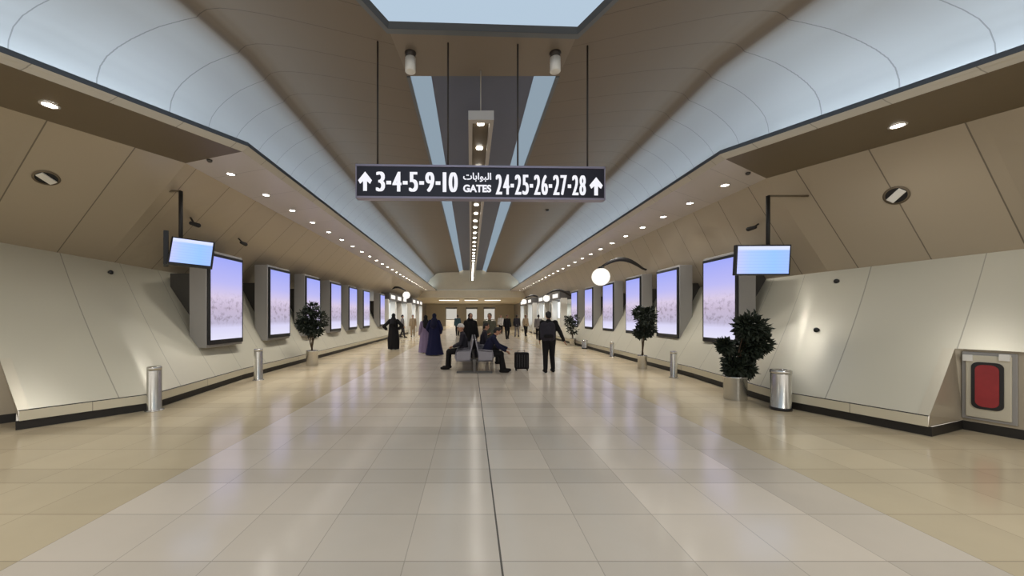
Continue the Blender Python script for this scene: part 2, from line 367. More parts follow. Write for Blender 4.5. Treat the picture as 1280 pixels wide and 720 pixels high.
S = {}
def make_side(side):
    if side == 'left':
        sg = -1
        bend, nearp = atZ(310,178,ZL), atZ(0,57,ZL)
        xl = atZ(310,178,ZL).x
        sb, sn = atZ(232,204,ZS), atZ(0,133,ZS)
        sfar = -5.35
        ledge_far = (-7.0, 2.6); lk0 = atX(0,303,-8.3)
        base_b = fl(190,512); base_far = -5.76; base_n = fl(0,541)
        alc = (fl(24,536), )
        sk0, trough = atZ(485,33,ZC+.03), -1.31
    else:
        sg = 1
        bend, nearp = atZ(900,188,ZL), atZ(1280,55,ZL)
        sb, sn = atZ(958,223,ZS), atZ(1280,133,ZS)
        sfar = sb.x
        ledge_far = (7.0, 2.48); lk0 = atX(1280,311,8.2)
        base_b = fl(975,508); base_far = 5.78; base_n = fl(1160,545)
        sk0, trough = atZ(722,40,ZC+.03), 1.84
    # along-hall depths of the sections
    lipN = near_line(bend, nearp, 1.6)
    lip = [Vector((bend.x, YE, ZL)), bend.copy(), near_line(bend, nearp, 5.2), lipN, Vector((lipN.x, YB, ZL))]
    E0 = Vector((trough, YE, ZC)); E1 = Vector((trough, YT, ZC))
    E2 = Vector((sk0.x+sg*.0, sk0.y, ZC)); E3 = Vector((sk0.x+sg*.5*(sk0.y-1.2), 1.2, ZC)); E4 = Vector((E3.x, YB, ZC))
    E = [E0, E1, E2, E3, E4]
    # more stations for smooth interpolation and seams square to the run
    def dense(l):
        out = [l[0]]
        for i in range(1, len(l)):
            k = 1
            for t in range(1, k+1): out.append(lerp(l[i-1], l[i], t/k))
        return out
    out_dir = []
    for a, b in zip(lip, E):
        d = Vector((a.x-b.x, a.y-b.y, 0)); out_dir.append(d.normalized())
    out_dir[0] = out_dir[1] = Vector((sg, 0, 0))
    pocket = [p+d*1.1 for p, d in zip(lip, out_dir)]
    prof = [(0, 4.5), (0, 4.8), (.001, 5.02), (.006, 5.2), (.018, 5.36), (.04, 5.52), (.07, 5.68), (.105, 5.83), (.14, 5.96), (.175, 6.06), (.21, 6.155), (.245, 6.24)]
    prof2 = [(.245, 6.24), (.255, 6.31), (.275, 6.40), (.315, 6.47), (.37, 6.515), (.45, 6.55), (.56, 6.575), (.7, 6.59), (.85, 6.6), (1, 6.6)]
    def sect(t, z): return [Vector((lerp(p.x, e.x, t**w_), lerp(p.y, e.y, t**w_), z)) for p, e, w_ in zip(pocket, E, (1, 1, .86, .8, .8))]
    loft('ceiling_'+side, [sect(*q) for q in prof+prof2[1:]], M['vault'], True, lip, sub=(1, 3))
    # lip, fascia, pocket floor
    inn = [p-d*.0 for p, d in zip(lip, out_dir)]
    lt = [Vector((p.x, p.y, ZL)) for p in inn]; l2 = [Vector((p.x, p.y, ZL-.07)) for p in inn]
    f1 = [Vector((p.x+d.x*.03, p.y+d.y*.03, ZL-.10)) for p, d in zip(inn, out_dir)]
    f2 = [Vector((p.x+d.x*.10, p.y+d.y*.10, ZF)) for p, d in zip(inn, out_dir)]
    tb = [Vector((p.x+d.x*.10, p.y+d.y*.10, ZL)) for p, d in zip(inn, out_dir)]
    tb2 = [Vector((p.x+d.x*.10, p.y+d.y*.10, 4.5)) for p, d in zip(inn, out_dir)]
    loft('trim_lip_'+side, [tb2, tb, lt, l2, ], M['lip'], False, lip)
    loft('trim_pocket_'+side, [tb2, [Vector((p.x, p.y, 4.5)) for p in pocket]], M['vault'], False, lip)
    loft('trim_fascia_'+side, [l2, f1, f2], M['fascia'], False, lip)
    # soffit: outer line
    so_n = near_line(sb, sn, 2.6)
    so = [Vector((sfar, YE, ZS)), sb.copy(), near_line(sb, sn, 5.2), so_n, Vector((so_n.x, YB, ZS))]
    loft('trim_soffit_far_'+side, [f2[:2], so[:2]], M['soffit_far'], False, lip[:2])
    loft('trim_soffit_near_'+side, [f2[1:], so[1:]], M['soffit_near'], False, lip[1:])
    # upper wall between soffit and ledge, lower wall between ledge and base
    lx, lz = ledge_far
    lb = atX(240 if sg < 0 else 985, 345, lx)
    lb = Vector((lx, lb.y, lz))
    def ledge(y):
        if y >= lb.y: return Vector((lx, y, lz))
        t = min((lb.y-y)/(lb.y-lk0.y), 1.5)
        return Vector((lerp(lx, lk0.x, t), y, lerp(lz, lk0.z, t)))
    ys = [YE, 9.3, sb.y, 5.2, 2.6, YB]
    def soff(y):
        if y >= sb.y: return Vector((lerp(sb.x, sfar, (y-sb.y)/(YE-sb.y)), y, ZS))
        if y >= 2.6: return near_line(sb, sn, y)
        return Vector((so_n.x, y, ZS))
    top = [soff(y) for y in ys]
    led = [ledge(y+((1.0 if sg < 0 else .1) if y < 6.9 and y > 3 else 0)) for y in ys]
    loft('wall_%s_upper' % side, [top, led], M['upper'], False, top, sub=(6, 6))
    S[side] = dict(sg=sg, bend=bend, nearp=nearp, lip=lip, so=so, soff=soff, ledge=ledge, base_b=base_b, base_n=base_n, base_far=base_far, out=out_dir, E=E, pocket=pocket, f2=f2)
    # lower wall
    def basep(y, z=0., off=0.):
        if y >= base_b.y+3.: p = Vector((base_far, y, z))
        elif y >= base_b.y: p = Vector((lerp(base_b.x, base_far, (y-base_b.y)/3.), y, z))
        elif y >= YA: p = near_line(base_b, base_n, y)
        else: p = Vector((near_line(base_b, base_n, YA).x, y, 0))
        return Vector((p.x-sg*off, p.y, z))
    S[side]['basep'] = basep
    # alcove opening: edge nearest the bend is square to the flared run
    tgt = (24, 0, 447) if sg < 0 else (1160, 1192, 436)
    ye = min((4.3+.005*i for i in range(320)), key=lambda y: abs(proj(basep(y, .13, .05))[0]-tgt[0]))
    B_ = basep(ye, .13, .05); best = None
    for i in range(500):
        T_ = ledge(ye-2.0+i*.01)
        for j in range(10, 90):
            q = proj(lerp(B_, T_, j/90)); e_ = abs(q[0]-tgt[1])+abs(q[1]-tgt[2])
            if best is None or e_ < best[0]: best = (e_, ye-2.0+i*.01, lerp(B_, T_, j/90).z)
    yT = best[1]; hz = best[2]
    print('edge', side, ye, best)
    yls = [YE, base_b.y+3., base_b.y, lerp(base_b.y, ye, .5), ye]
    lofs = [0, 0, 1.3 if sg < 0 else 1.1, lerp(1.3 if sg < 0 else 1.1, yT-ye, .5), yT-ye]
    tops = [ledge(y+d) for y, d in zip(yls, lofs)]
    bots = [basep(y, .28, .03) for y in yls]
    loft('wall_%s_skirt' % side, [[basep(y, .268, .05) for y in yls], [basep(y, .13, .05) for y in yls]], M['skirt'], False, bots)
    loft('trim_skirt_shelf_'+side, [[basep(y, .28, .03) for y in yls], [basep(y, .268, .05) for y in yls]], M['kick'], False, bots)
    loft('baseboard_'+side, [[basep(y, .13, .05) for y in yls], [basep(y, .13, 0) for y in yls], [basep(y, 0, 0) for y in yls]], M['kick'], False, bots)
    # flared end beyond the edge, with the recess for the cabinet
    d = (base_n-base_b).normalized()
    nrm = Vector((sg*abs(d.y), abs(d.x), 0))           # away from the corridor
    T, B = tops[-1], basep(ye, .13, .05)
    tt = (hz-B.z)/(T.z-B.z)
    Bt = bots[-1]; HOL = .08
    def cv(t, p, q): return lerp(p, q, t)+Vector((sg*.9, .35, 0))*HOL*4*t*(1-t)     # t = 0 at the foot, 1 at the ledge
    tc = (hz-Bt.z)/(T.z-Bt.z)
    Pm = cv(tc, Bt, T)
    run = d*2.6
    T2 = ledge(T.y-1.9)
    def sub_st(l, k): return [lerp(l[i], l[i+1], t/k) for i in range(len(l)-1) for t in range(k)]+[l[-1]]
    KK = 8
    st_t, st_b = sub_st(tops, KK), sub_st(bots, KK)
    rows = [tc*i/5 for i in range(5)]+[lerp(tc, 1, i/7) for i in range(8)]
    vs, fs, uvs = [], [], []
    cum = [0.]
    for i in range(1, len(st_b)): cum.append(cum[-1]+(st_b[i]-st_b[i-1]).length)
    ext = 4; n1 = len(st_b); n2 = n1+ext
    for t in rows:
        fade = [min(1., max(0., (12.-st_b[i].y)/4.)) for i in range(n1)]
        for i in range(n1):
            q = cv(t, st_b[i], st_t[i]); f0 = lerp(st_b[i], st_t[i], t); vs.append(lerp(f0, q, fade[i])); uvs.append((cum[i], t))
        e0 = cv(t, Bt, T)
        for k in range(1, ext+1):
            vs.append(e0+(lerp(run, T2-T, max(0, (t-tc)/(1-tc))))*(k/ext)); uvs.append((cum[-1]+run.length*k/ext, t))
    for j in range(len(rows)-1):
        for i in range(n2-1):
            if i >= n1-1 and rows[j] < tc-1e-6: continue
            fs.append((j*n2+i, j*n2+i+1, (j+1)*n2+i+1, (j+1)*n2+i))
    me = bpy.data.meshes.new('wall_lower'); me.from_pydata([tuple(v) for v in vs], [], fs); me.materials.append(M['lower'])
    ul = me.uv_layers.new(name='uv')
    for p in me.polygons:
        p.use_smooth = True
        for li in p.loop_indices: ul.data[li].uv = uvs[me.loops[li].vertex_index]
    me.update(); wo = bpy.data.objects.new('wall_%s_lower' % side, me); C.objects.link(wo); struct(wo)
    curve = [cv(t, Bt, T) for t in rows if t <= tc+1e-6]
    setb = max(.36, (Pm-B).dot(nrm)+.05)
    back0 = B+nrm*setb+d*.02; back0.z = .13
    bk = [Vector((back0.x, back0.y, z)) for z in (hz, .13)]
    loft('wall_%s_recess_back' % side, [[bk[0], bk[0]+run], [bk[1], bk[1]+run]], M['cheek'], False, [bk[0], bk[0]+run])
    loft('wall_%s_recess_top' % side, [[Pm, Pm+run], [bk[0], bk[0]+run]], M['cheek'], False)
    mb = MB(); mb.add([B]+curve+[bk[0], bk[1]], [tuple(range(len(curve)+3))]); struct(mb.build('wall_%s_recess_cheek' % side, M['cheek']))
    k0 = Vector((bk[1].x, bk[1].y, .13))
    loft('baseboard_%s_recess' % side, [[k0, k0+run], [k0+Vector((0,0,-.13)), k0+run+Vector((0,0,-.13))]], M['kick'])
    mb = MB(); q = basep(ye, .13, 0); mb.add([q, q-Vector((0,0,.13)), k0-Vector((0,0,.13)), k0], [(0,1,2,3)]); struct(mb.build('baseboard_%s_return' % side, M['kick']))
    # folded flange along the slanted edge
    w = -d*.11
    mb = MB(); e = -nrm*.006
    Tm = lerp(B, T, tt)
    nc = len(curve); mb.add([q+e for q in curve]+[q+e+w for q in curve], [(i, i+1, nc+i+1, nc+i) for i in range(nc-1)]); struct(mb.build('trim_flange_'+side, M['flange']))
    S[side].update(ye=ye, d=d, nrm=nrm, back0=back0)
for side_ in ('left', 'right'): make_side(side_)
# fix: close wall behind the camera edge of the recess run
L, R = S['left'], S['right']

# flat ceiling between the trough mouth and the skylight, trough, skylight
tl, tr = -1.31, 1.84
e2l, e2r = L['E'][2], R['E'][2]
MB().quad((tl, YT, ZC), (tr, YT, ZC), e2r, e2l).build('ceiling_bridge', M['ceil'])
struct(bpy.data.objects['ceiling_bridge'])
TZ = ZC+.22
tro = MB()
tro.quad((tl+.46, YT, TZ), (tr-.46, YT, TZ), (tr-.46, YE, TZ), (tl+.46, YE, TZ))
tro.quad((tl, YT, ZC), (tr, YT, ZC), (tr-.3, YT, TZ), (tl+.3, YT, TZ))
struct(tro.build('ceiling_trough', M['trough']))
for sgn, x, nm in ((1, tl, 'left'), (-1, tr, 'right')):
    ls = thing('light_strip', 'long pale blue light strip along the %s edge of the ceiling trough' % nm, 'light strip', (x, YT, ZC), 0, 'light strips of the ceiling trough')
    MB().quad((sgn*.05, .03, .03), (sgn*.46, .03, TZ-ZC), (sgn*.46, 34.2, TZ-ZC), (sgn*.05, 34.2, .03)).build('diffuser', M['trough_light'], ls)
    fb = MB(); fb.box((sgn*.02, 17.1, .0), (.07, 34.2, .05)); fb.build('edge_frame', M['frame_grey'], ls)
sk = thing('skylight', 'large glowing pale blue light panel in dark frame at ceiling top', 'skylight', (0, 3, ZC))
def rel(p): return (p[0], p[1]-3, p[2]-ZC)
inner = [L['E'][4], L['E'][3], e2l, e2r, R['E'][3], R['E'][4]]
cen = Vector((.23, 1.5, ZC))
def shrink(p, k, z):
    q = p+(cen-p)*k; return rel((q.x, q.y, z))
mb = MB()
mb.add([shrink(p, .018, ZC+.05) for p in inner], [tuple(range(6))[::-1]])
M['sky'] = emit('skylight_panel', srgb(186,206,224), .95)
mb.build('diffuser', M['sky'], sk)
mb = MB()
for i in range(5):
    a, b = inner[i], inner[i+1]
    mb.add([shrink(a, 0, ZC-.01), shrink(b, 0, ZC-.01), shrink(b, .020, ZC+.045), shrink(a, .020, ZC+.045)], [(0,1,2,3)])
    mb.add([shrink(a, 0, ZC-.012), shrink(b, 0, ZC-.012), shrink(b, -.022, ZC-.012), shrink(a, -.022, ZC-.012)], [(3,2,1,0)], 1)
mb.build('frame', [M['lip'], M['frame_grey']], sk)
mb = MB()
for a, b in (((.2, 5.8), (.2, -6)), ((.2, 5.7), (1.9, -2)), ((.2, 5.7), (-1.5, -2))):
    va, vb = Vector((a[0], a[1], ZC+.046)), Vector((b[0], b[1], ZC+.046)); s_ = (vb-va).normalized().cross(Vector((0,0,1)))*.006
    mb.add([rel(va-s_), rel(va+s_), rel(vb+s_), rel(vb-s_)], [(0,1,2,3)])
mb.build('glazing_bar', M['frame_grey'], sk)

# far end: bulkhead, lower hall behind it
ml, mr = L['lip'][0].x-1.9, R['lip'][0].x+1.9
bk = MB(); bk.quad((-7.5, YE, 3.7), (7.8, YE, 3.7), (7.8, YE, 7.0), (-7.5, YE, 7.0)); bk.quad((-7.5, YE, 3.7), (7.8, YE, 3.7), (7.8, 62, 3.5), (-7.5, 62, 3.5))
struct(bk.build('wall_end_bulkhead', M['beigewall']))
eb = MB(); eb.box((.15, YE-.06, 4.58), (9.0, .1, .10)); struct(eb.build('trim_end_band', M['white']))
struct(MB().quad((-9, 62, 0), (9, 62, 0), (9, 62, 3.6), (-9, 62, 3.6)).build('wall_end', M['beigewall']))
for sg_ in (-1, 1):
    struct(MB().quad((sg_*7.4, YE, 0), (sg_*7.4, 62, 0), (sg_*7.4, 62, 3.7), (sg_*7.4, YE, 3.7)).build('wall_end_'+('left' if sg_ < 0 else 'right'), M['shopwall']))
for x, w, n in ((-2.6, 2.4, 'leftmost'), (.1, 1.6, 'middle'), (2.7, 1.9, 'rightmost')):
    t = thing('ceiling_light', 'bright ceiling light box over the far end, %s of three' % n, 'light', (x, 45, 3.62), 0, 'light boxes over the far end')
    MB().box((0, 0, -.05), (w+.1, .9, .08)).build('frame', M['white'], t)
    MB().box((0, 0, -.1), (w, .8, .06)).build('diffuser', M['yellowlight'], t)

# ------------------------------------------------------------------ lamps hidden nowhere: cove strips sit in the pockets behind the lips
def area(name, p, q, width, energy, col, aim):
    l = bpy.data.lights.new(name, 'AREA'); l.shape = 'RECTANGLE'; l.color = col; l.energy = energy
    p, q = Vector(p), Vector(q); d = (q-p)
    l.size = d.length; l.size_y = width
    o = bpy.data.objects.new(name, l); C.objects.link(o); o.location = (p+q)/2
    x = d.normalized(); z = -Vector(aim); z = (z-x*z.dot(x)).normalized(); y = z.cross(x)
    o.rotation_euler = Matrix((x, y, z)).transposed().to_euler()
    return o
COVE = 6.8
for sd in ('left', 'right'):
    s = S[sd]
    pts = [p-o*.52 for p, o in zip(s['pocket'], s['out'])]
    pts = [Vector((p.x, p.y, 4.53)) for p in pts]
    for i in range(3):
        o_ = s['out'][i+1]
        a, b = pts[i], pts[i+1]
        area('cove_strip_light', a, b, .12, COVE*(b-a).length*(1.5 if i else 1.), (.74, .88, 1.0), Vector((o_.x*.45, o_.y*.45, 1)))

# ------------------------------------------------------------------ downlights
def make_downlight(name, label, group, loc, r=.075, rz=0):
    t = thing(name, label, 'downlight', loc, rz, group)
    MB().lathe([(r*1.0, -.012), (r*1.35, -.010), (r*1.38, 0), (r*1.0, 0)], n=20, cap=False).build('trim_ring', M['ring'], t)
    MB().lathe([(r, -.004), (r*.5, -.007), (.001, -.008)], n=20, cap=False).build('lens', M['lamp'], t)
    return t
dl = None
rows = {'left': [(62,131), (288,217)], 'right': [(1122,157), (906,231)]}
for sd in ('left', 'right'):
    p0 = atZ(*rows[sd][0], 4.415); p1 = atZ(*rows[sd][1], 4.425)
    lab = 'large round downlight glowing in the brown soffit beside the %s cove' % sd
    spots = [(p0, lab, .095)]
    k = 0; y = p1.y
    while y < 41:
        spots.append((Vector((p1.x, y, 4.418)), 'small round downlight in the %s grey soffit, %s of the row from the front' % (sd, ORD[k]), .075))
        y += 1.26; k += 1
    for p, lb, r in spots:
        g = 'downlights in the soffit rows'
        if dl is None: dl = make_downlight('downlight', lb, g, p, .075)
        else:
            o = dup(dl, p, 0, lb, g)
def spot(loc, energy, col=(1, .955, .89), ang=150, r=.07):
    l = bpy.data.lights.new('downlight_or_fill', 'SPOT'); l.energy = energy; l.color = col; l.spot_size = math.radians(ang); l.spot_blend = 1.; l.shadow_soft_size = r
    o = bpy.data.objects.new('downlight_or_fill', l); C.objects.link(o); o.location = loc
    return o
    # small dark detector near the row
for i, o in enumerate([o for o in bpy.data.objects if o.name.startswith('downlight') and o.type == 'EMPTY']):
    q = o.location
    spot((q.x, q.y, q.z-.03), 165 if q.y > 8.3 else (105 if q.y > 7 else 100), ang=124 if q.y > 7 else 165, r=.09 if q.y > 8.3 else .30)
for x, y in ((-4.5, 1.), (4.8, 1.), (-4.5, -3.), (4.8, -3.), (-4.5, -7), (4.8, -7)): spot((x, y, 4.7), 430 if y > 0 else 250, ang=165, r=.35)  # added fill lamps out of view, no fixtures, brightening near walls and floor
for px, py, sd in ((262,200,'left'), (935,216,'right')):
    p = atZ(px, py, 4.41); t = thing('smoke_detector', 'tiny dark ceiling detector ahead of the %s downlight row' % sd, 'detector', p)
    MB().lathe([(.045, 0), (.04, -.03), (.02, -.045)], n=16).build('housing', M['steel_dk'], t)
p = atZ(684, 262, ZC-.03); t = thing('smoke_detector', 'small dark detector on the brown ceiling right below the sign', 'detector', p)
MB().lathe([(.09, 0), (.08, -.05), (.04, -.08)], n=16).build('housing', M['steel_dk'], t)

# linear light beam hanging in the trough
BZ = 5.45
bt = thing('light_beam', 'long white suspended light beam with paired spots down the trough', 'light fixture', (.21, 7.2, BZ))
bl = 34.
mb = MB()
mb.box((-.21, bl/2, .06), (.08, bl, .14)); mb.box((.21, bl/2, .06), (.08, bl, .14)); mb.box((0, .07, .06), (.34, .14, .14)); mb.box((0, bl/2, .15), (.5, bl, .04))
mb.build('housing', M['beam'], bt)
MB().box((0, bl/2+.1, .10), (.33, bl-.3, .02)).build('recess_panel', M['beam_dk'], bt)
y = .32; first = None
while y < bl-.5:
    if first is None:
        first = MB().lathe([(.075, .0), (.07, -.02), (.001, -.024)], n=16, cap=False).build('spot_lamp', M['lamp'], bt)
        first.location = (0, y, .088)
    else:
        c = first.copy(); C.objects.link(c); c.parent = bt; c.location = (0, y, .088)
    y += 1.1
for i in range(11): spot((.21, 7.6+i*3.18, BZ-.0), 125, ang=120)
for y in (.3, 10, 20, 30):
    MB().tube([(0, y, .17), (0, y, TZ-BZ)], .012, 8).build('suspension_rod', M['beam'], bt)

# ------------------------------------------------------------------ hanging gate sign
SY = 6.7
a, b = atY(447, 207, SY), atY(757, 249, SY)
scx, scz = (a.x+b.x)/2, (a.z+b.z)/2; sw, sh = b.x-a.x, a.z-b.z
sg = thing('gate_sign', 'dark hanging gate sign with white numbers and two upward arrows', 'sign', (scx, SY, scz), math.radians(1.6))
MB().box((0, .06, 0), (sw, .12, sh-.07)).build('panel', M['signpanel'], sg)
mb = MB(); mb.box((0, .06, sh/2-.018), (sw+.03, .15, .036)); mb.box((0, .06, -sh/2+.018), (sw+.03, .15, .036)); mb.box((sw/2+.005, .06, 0), (.02, .15, sh)); mb.box((-sw/2-.005, .06, 0), (.02, .15, sh))
mb.build('frame', M['signframe'], sg)
def text_mesh(name, txt, rect, parent, mat, off=.0, ylev=-.004, sp=1.0):
    """rect = pixel box on the photograph -> metres on the sign face"""
    cu = bpy.data.curves.new('lettering', 'FONT'); cu.body = txt; cu.size = 1; cu.space_character = sp; cu.offset = off; cu.extrude = .0
    to = bpy.data.objects.new('lettering', cu); C.objects.link(to)
    bpy.context.view_layer.update()
    me = bpy.data.meshes.new_from_object(to.evaluated_get(bpy.context.evaluated_depsgraph_get()))
    bpy.data.objects.remove(to)
    xs = [v.co.x for v in me.vertices]; ys = [v.co.y for v in me.vertices]
    x0, x1, z0, z1 = rect
    for v in me.vertices:
        v.co = ((v.co.x-min(xs))/(max(xs)-min(xs))*(x1-x0)+x0, ylev, (v.co.y-min(ys))/(max(ys)-min(ys))*(z1-z0)+z0)
    me.materials.clear(); me.materials.append(mat)
    o = bpy.data.objects.new(name, me); C.objects.link(o); o.parent = parent
    return o
def srect(x0, y0, x1, y1):
    p, q = atY(x0, y1, SY), atY(x1, y0, SY); return (p.x-scx, q.x-scx, p.z-scz, q.z-scz)
def number_row(txt, rect, parent, mat):
    """every character a mesh of its own, laid out on one line and fitted to rect"""
    wd = {'1': .42, '-': .36}; tot = sum(wd.get(c, .62) for c in txt); x0, x1, z0, z1 = rect; sc_ = (x1-x0)/tot; x = x0
    for c in txt:
        w_ = wd.get(c, .62)*sc_; h = z1-z0
        if c == '-': MB().quad((x+w_*.10, -.004, z0+h*.36), (x+w_*.90, -.004, z0+h*.36), (x+w_*.90, -.004, z0+h*.54), (x+w_*.10, -.004, z0+h*.54)).build('dash', mat, parent)
        else:
            g = w_*.09
            ins = .24 if c == '1' else .06
            o = text_mesh('gate_number', c, (x+w_*ins+g, x+w_*(1-ins)-g, z0, z1), parent, mat, .0)
            me = o.data; vs = [v.co.copy() for v in me.vertices]; fs = [list(p.vertices) for p in me.polygons]; bm_ = MB()
            for k, dx in enumerate((-g, -g*.5, 0, g*.5, g)): bm_.add([(v.x+dx, -.004-.0004*k, v.z) for v in vs], fs)
            nm = o.name; bpy.data.objects.remove(o); bm_.build('gate_number', mat, parent)
        x += w_
number_row('3-4-5-9-10', srect(470,216,573,240.5), sg, M['signtext'])
number_row('24-25-26-27-28', srect(619,218,734,243), sg, M['signtext'])
text_mesh('gate_word', '\uFE95\uFE8E\uFE91\uFE8D\uFEEE\uFE92\uFEDF\uFE8D', srect(579,216,614,227.5), sg, M['signtext'], .02)
text_mesh('gate_word', 'GATES', srect(579,231,614,240.5), sg, M['signtext'], .04)
for x0, y0, x1, y1 in ((449,216,466,240), (738,220,755,243)):
    r = srect(x0, y0, x1, y1); cx = (r[0]+r[1])/2; w = (r[1]-r[0])/2; z0, z1 = r[2], r[3]; h = z1-z0
    pts = [(cx-w*.28, z0), (cx+w*.28, z0), (cx+w*.28, z0+h*.5), (cx+w*.72, z0+h*.36), (cx+w, z0+h*.55), (cx, z1), (cx-w, z0+h*.55), (cx-w*.72, z0+h*.36), (cx-w*.28, z0+h*.5)]
    mb = MB(); mb.add([(x, -.004, z) for x, z in pts], [(0,1,2,8), (2,3,4,5), (8,2,5), (8,5,6,7)]); mb.build('arrow', M['signtext'], sg)
for px in (472, 560, 648, 737):
    x = atY(px, 200, SY).x-scx
    MB().tube([(x, .06, sh/2), (x, .06, ZC-scz)], .016, 10).build('hanger_rod', M['rod'], sg)

# white cylinder fixtures at the trough mouth
for px, py, nm in ((513,78,'left'), (694,87,'right')):
    p = atY(px, py, 7.0); t = thing('ceiling_cylinder_light', 'small white cylinder light at the %s corner of the trough mouth' % nm, 'light', (p.x, p.y, ZC))
    MB().lathe([(.085, -.36), (.10, -.35), (.10, -.10)], n=20).build('shade', M['white'], t)
    MB().lathe([(.092, -.10), (.092, -.03), (.11, 0)], n=20).build('mount', M['rod'], t)  # mount coloured dark to carry the shadow above the cylinder

# ------------------------------------------------------------------ advertising screens on pillars
def make_screen(loc, fx, label, group, k):
    """loc: near top edge of the front plane on the floor line; fx = +1 faces +X (left wall), -1 faces -X"""
    t = thing('advertising_screen', label, 'advertising screen', loc, 0, group)
    W = 1.24
    def X(v): return v*fx
    MB().box((X(-.21), W/2, 1.99), (.38, W+.06, 2.22)).build('pillar_housing', M['pillar'], t, .01)
    MB().box((X(-.75), W/2, 2.0), (.8, .5, 1.2)).build('bracket', M['pillar_dk'], t)
    MB().box((X(-.0), W/2, 1.99), (.05, W, 2.10)).build('bezel', M['black'], t, .006)
    y0, y1 = (.05, W-.05)
    ya, yb = (y1, y0) if fx < 0 else (y0, y1)
    quad_uv('display', [(X(.027), ya, 1.05), (X(.027), yb, 1.05), (X(.027), yb, 2.97), (X(.027), ya, 2.97)], M['advert'][k % 3], t)
    return t
lefts = [260, 336, 382, 413, 436, 454, 475]; rights = [922, 848, 801, 767, 741, 722]
for i, px in enumerate(lefts):
    p = atX(px, 395, -5.9)
    make_screen((-5.9, p.y, 0), 1, 'tall bright advertising screen on the wall left, %s from the front' % ORD[i], 'portrait advertising screens', i)
for i, px in enumerate(rights):
    p = atX(px, 395, 6.13)
    make_screen((6.13, p.y, 0), -1, 'tall bright advertising screen on the wall right, %s from the front' % ORD[i], 'portrait advertising screens', i)

# ------------------------------------------------------------------ flight monitors
def monitor(t, c, w, h, rz, pitch, roll=0., back=False):
    m = Matrix.Translation(c) @ Matrix.Rotation(rz, 4, 'Z') @ Matrix.Rotation(pitch, 4, 'X') @ Matrix.Rotation(roll, 4, 'Y')
    b = MB(); b.box((0, .04, 0), (w, .08, h)); b.v = [tuple(m @ Vector(v)) for v in b.v]
    bo = b.build('monitor_back' if back else 'monitor_case', M['black'], t, .008)
    if not back:
        quad_uv('display', [m @ Vector(q) for q in ((-w/2+.03, -.003, -h/2+.03), (w/2-.03, -.003, -h/2+.03), (w/2-.03, -.003, h/2-.03), (-w/2+.03, -.003, h/2-.03))], M['fids'], t)
MY = 7.0
for px, pt, cxp, cyp, sd in ((226,239,240,315,'left'), (960,245,954,325,'right')):
    p = atY(px, 300, MY+.12); ptop = atY(px, pt, MY+.12); c = atY(cxp, cyp, MY)
    t = thing('flight_monitor', 'blue flight information monitor hanging from a black pole, %s' % ('tilted beside a black unit' if sd == 'left' else 'facing straight down the hall'), 'monitor', (p.x, p.y, 0))
    o = Vector((p.x, p.y, 0))
    MB().tube([Vector((p.x, p.y, c.z+.1))-o, ptop-o], .035, 12).build('pole', M['blackmatt'], t)
    wall_x = S[sd]['soff'](p.y).x; f_ = (ZS-ptop.z)/(ZS-S[sd]['ledge'](p.y).z); wx = lerp(wall_x, S[sd]['ledge'](p.y).x, f_)
    MB().tube([ptop-o, Vector((wx, p.y, ptop.z))-o], .02, 10).build('wall_arm', M['arm'], t)
    if sd == 'left':
        monitor(t, c-o, .68, .58, math.radians(32), math.radians(-22), math.radians(4))
        c2 = atY(204, 311, MY+.12); monitor(t, c2-o, .5, .64, math.radians(-50), 0, 0, True)
    else:
        monitor(t, c-o, 1.02, .58, math.radians(-2), math.radians(4), 0)

# ------------------------------------------------------------------ round gimbal spots, sensors, wall spotlights on the walls
def wall_point(px, py, *_):
    bpy.context.view_layer.update()
    d = ray(px, py).normalized()
    ok, q, n, idx, ob, _m = bpy.context.scene.ray_cast(bpy.context.evaluated_depsgraph_get(), Vector((0, 0, CAMZ)), d)
    if n.dot(d) > 0: n = -n
    return q, n
def upper_plane(sd, y0, y1):
    s = S[sd]; return s['soff'](y0), s['ledge'](y0), s['soff'](y1)
def lower_plane(sd, y0, y1):
    s = S[sd]; return s['ledge'](y0+.3), s['basep'](y0, .28, .03), s['basep'](y1, .28, .03)
def on_wall(o, n): o.rotation_euler = Vector((0,0,1)).rotation_difference(n).to_euler()
for px, py, sd in ((58,222,'left'), (1120.6,244,'right')):
    q, n = wall_point(px, py, *upper_plane(sd, 6.6, 5.2))
    t = thing('gimbal_spotlight', 'round black recessed swivel spotlight in the %s upper wall' % sd, 'spotlight', q+n*.004); on_wall(t, n)
    MB().lathe([(.125, .0), (.155, .0), (.158, .008), (.128, .012)], n=28, cap=False).build('ring', M['arm'], t)
    MB().lathe([(.13, .002), (.001, .002)], n=28, cap=False).build('recess', M['black'], t)
    MB().box((0, 0, .02), (.11, .23, .03), 0, math.radians(-70 if sd == 'left' else 70)).build('lamp_head', M['white'], t, .01)
for px, py, sd, lab in ((138,341,'left','small black wall sensor on the pale wall under the left ledge'), (1046,352,'right','small black wall sensor just below the right ledge'), (1021,413,'right','small black wall sensor midway down the right sloping wall')):
    q, n = wall_point(px, py, *lower_plane(sd, 5.9, 5.2))
    t = thing('wall_sensor', lab, 'sensor', q); on_wall(t, n)
    MB().lathe([(.045, 0), (.045, .02), (.03, .05), (.01, .06)], n=16).build('housing', M['black'], t)
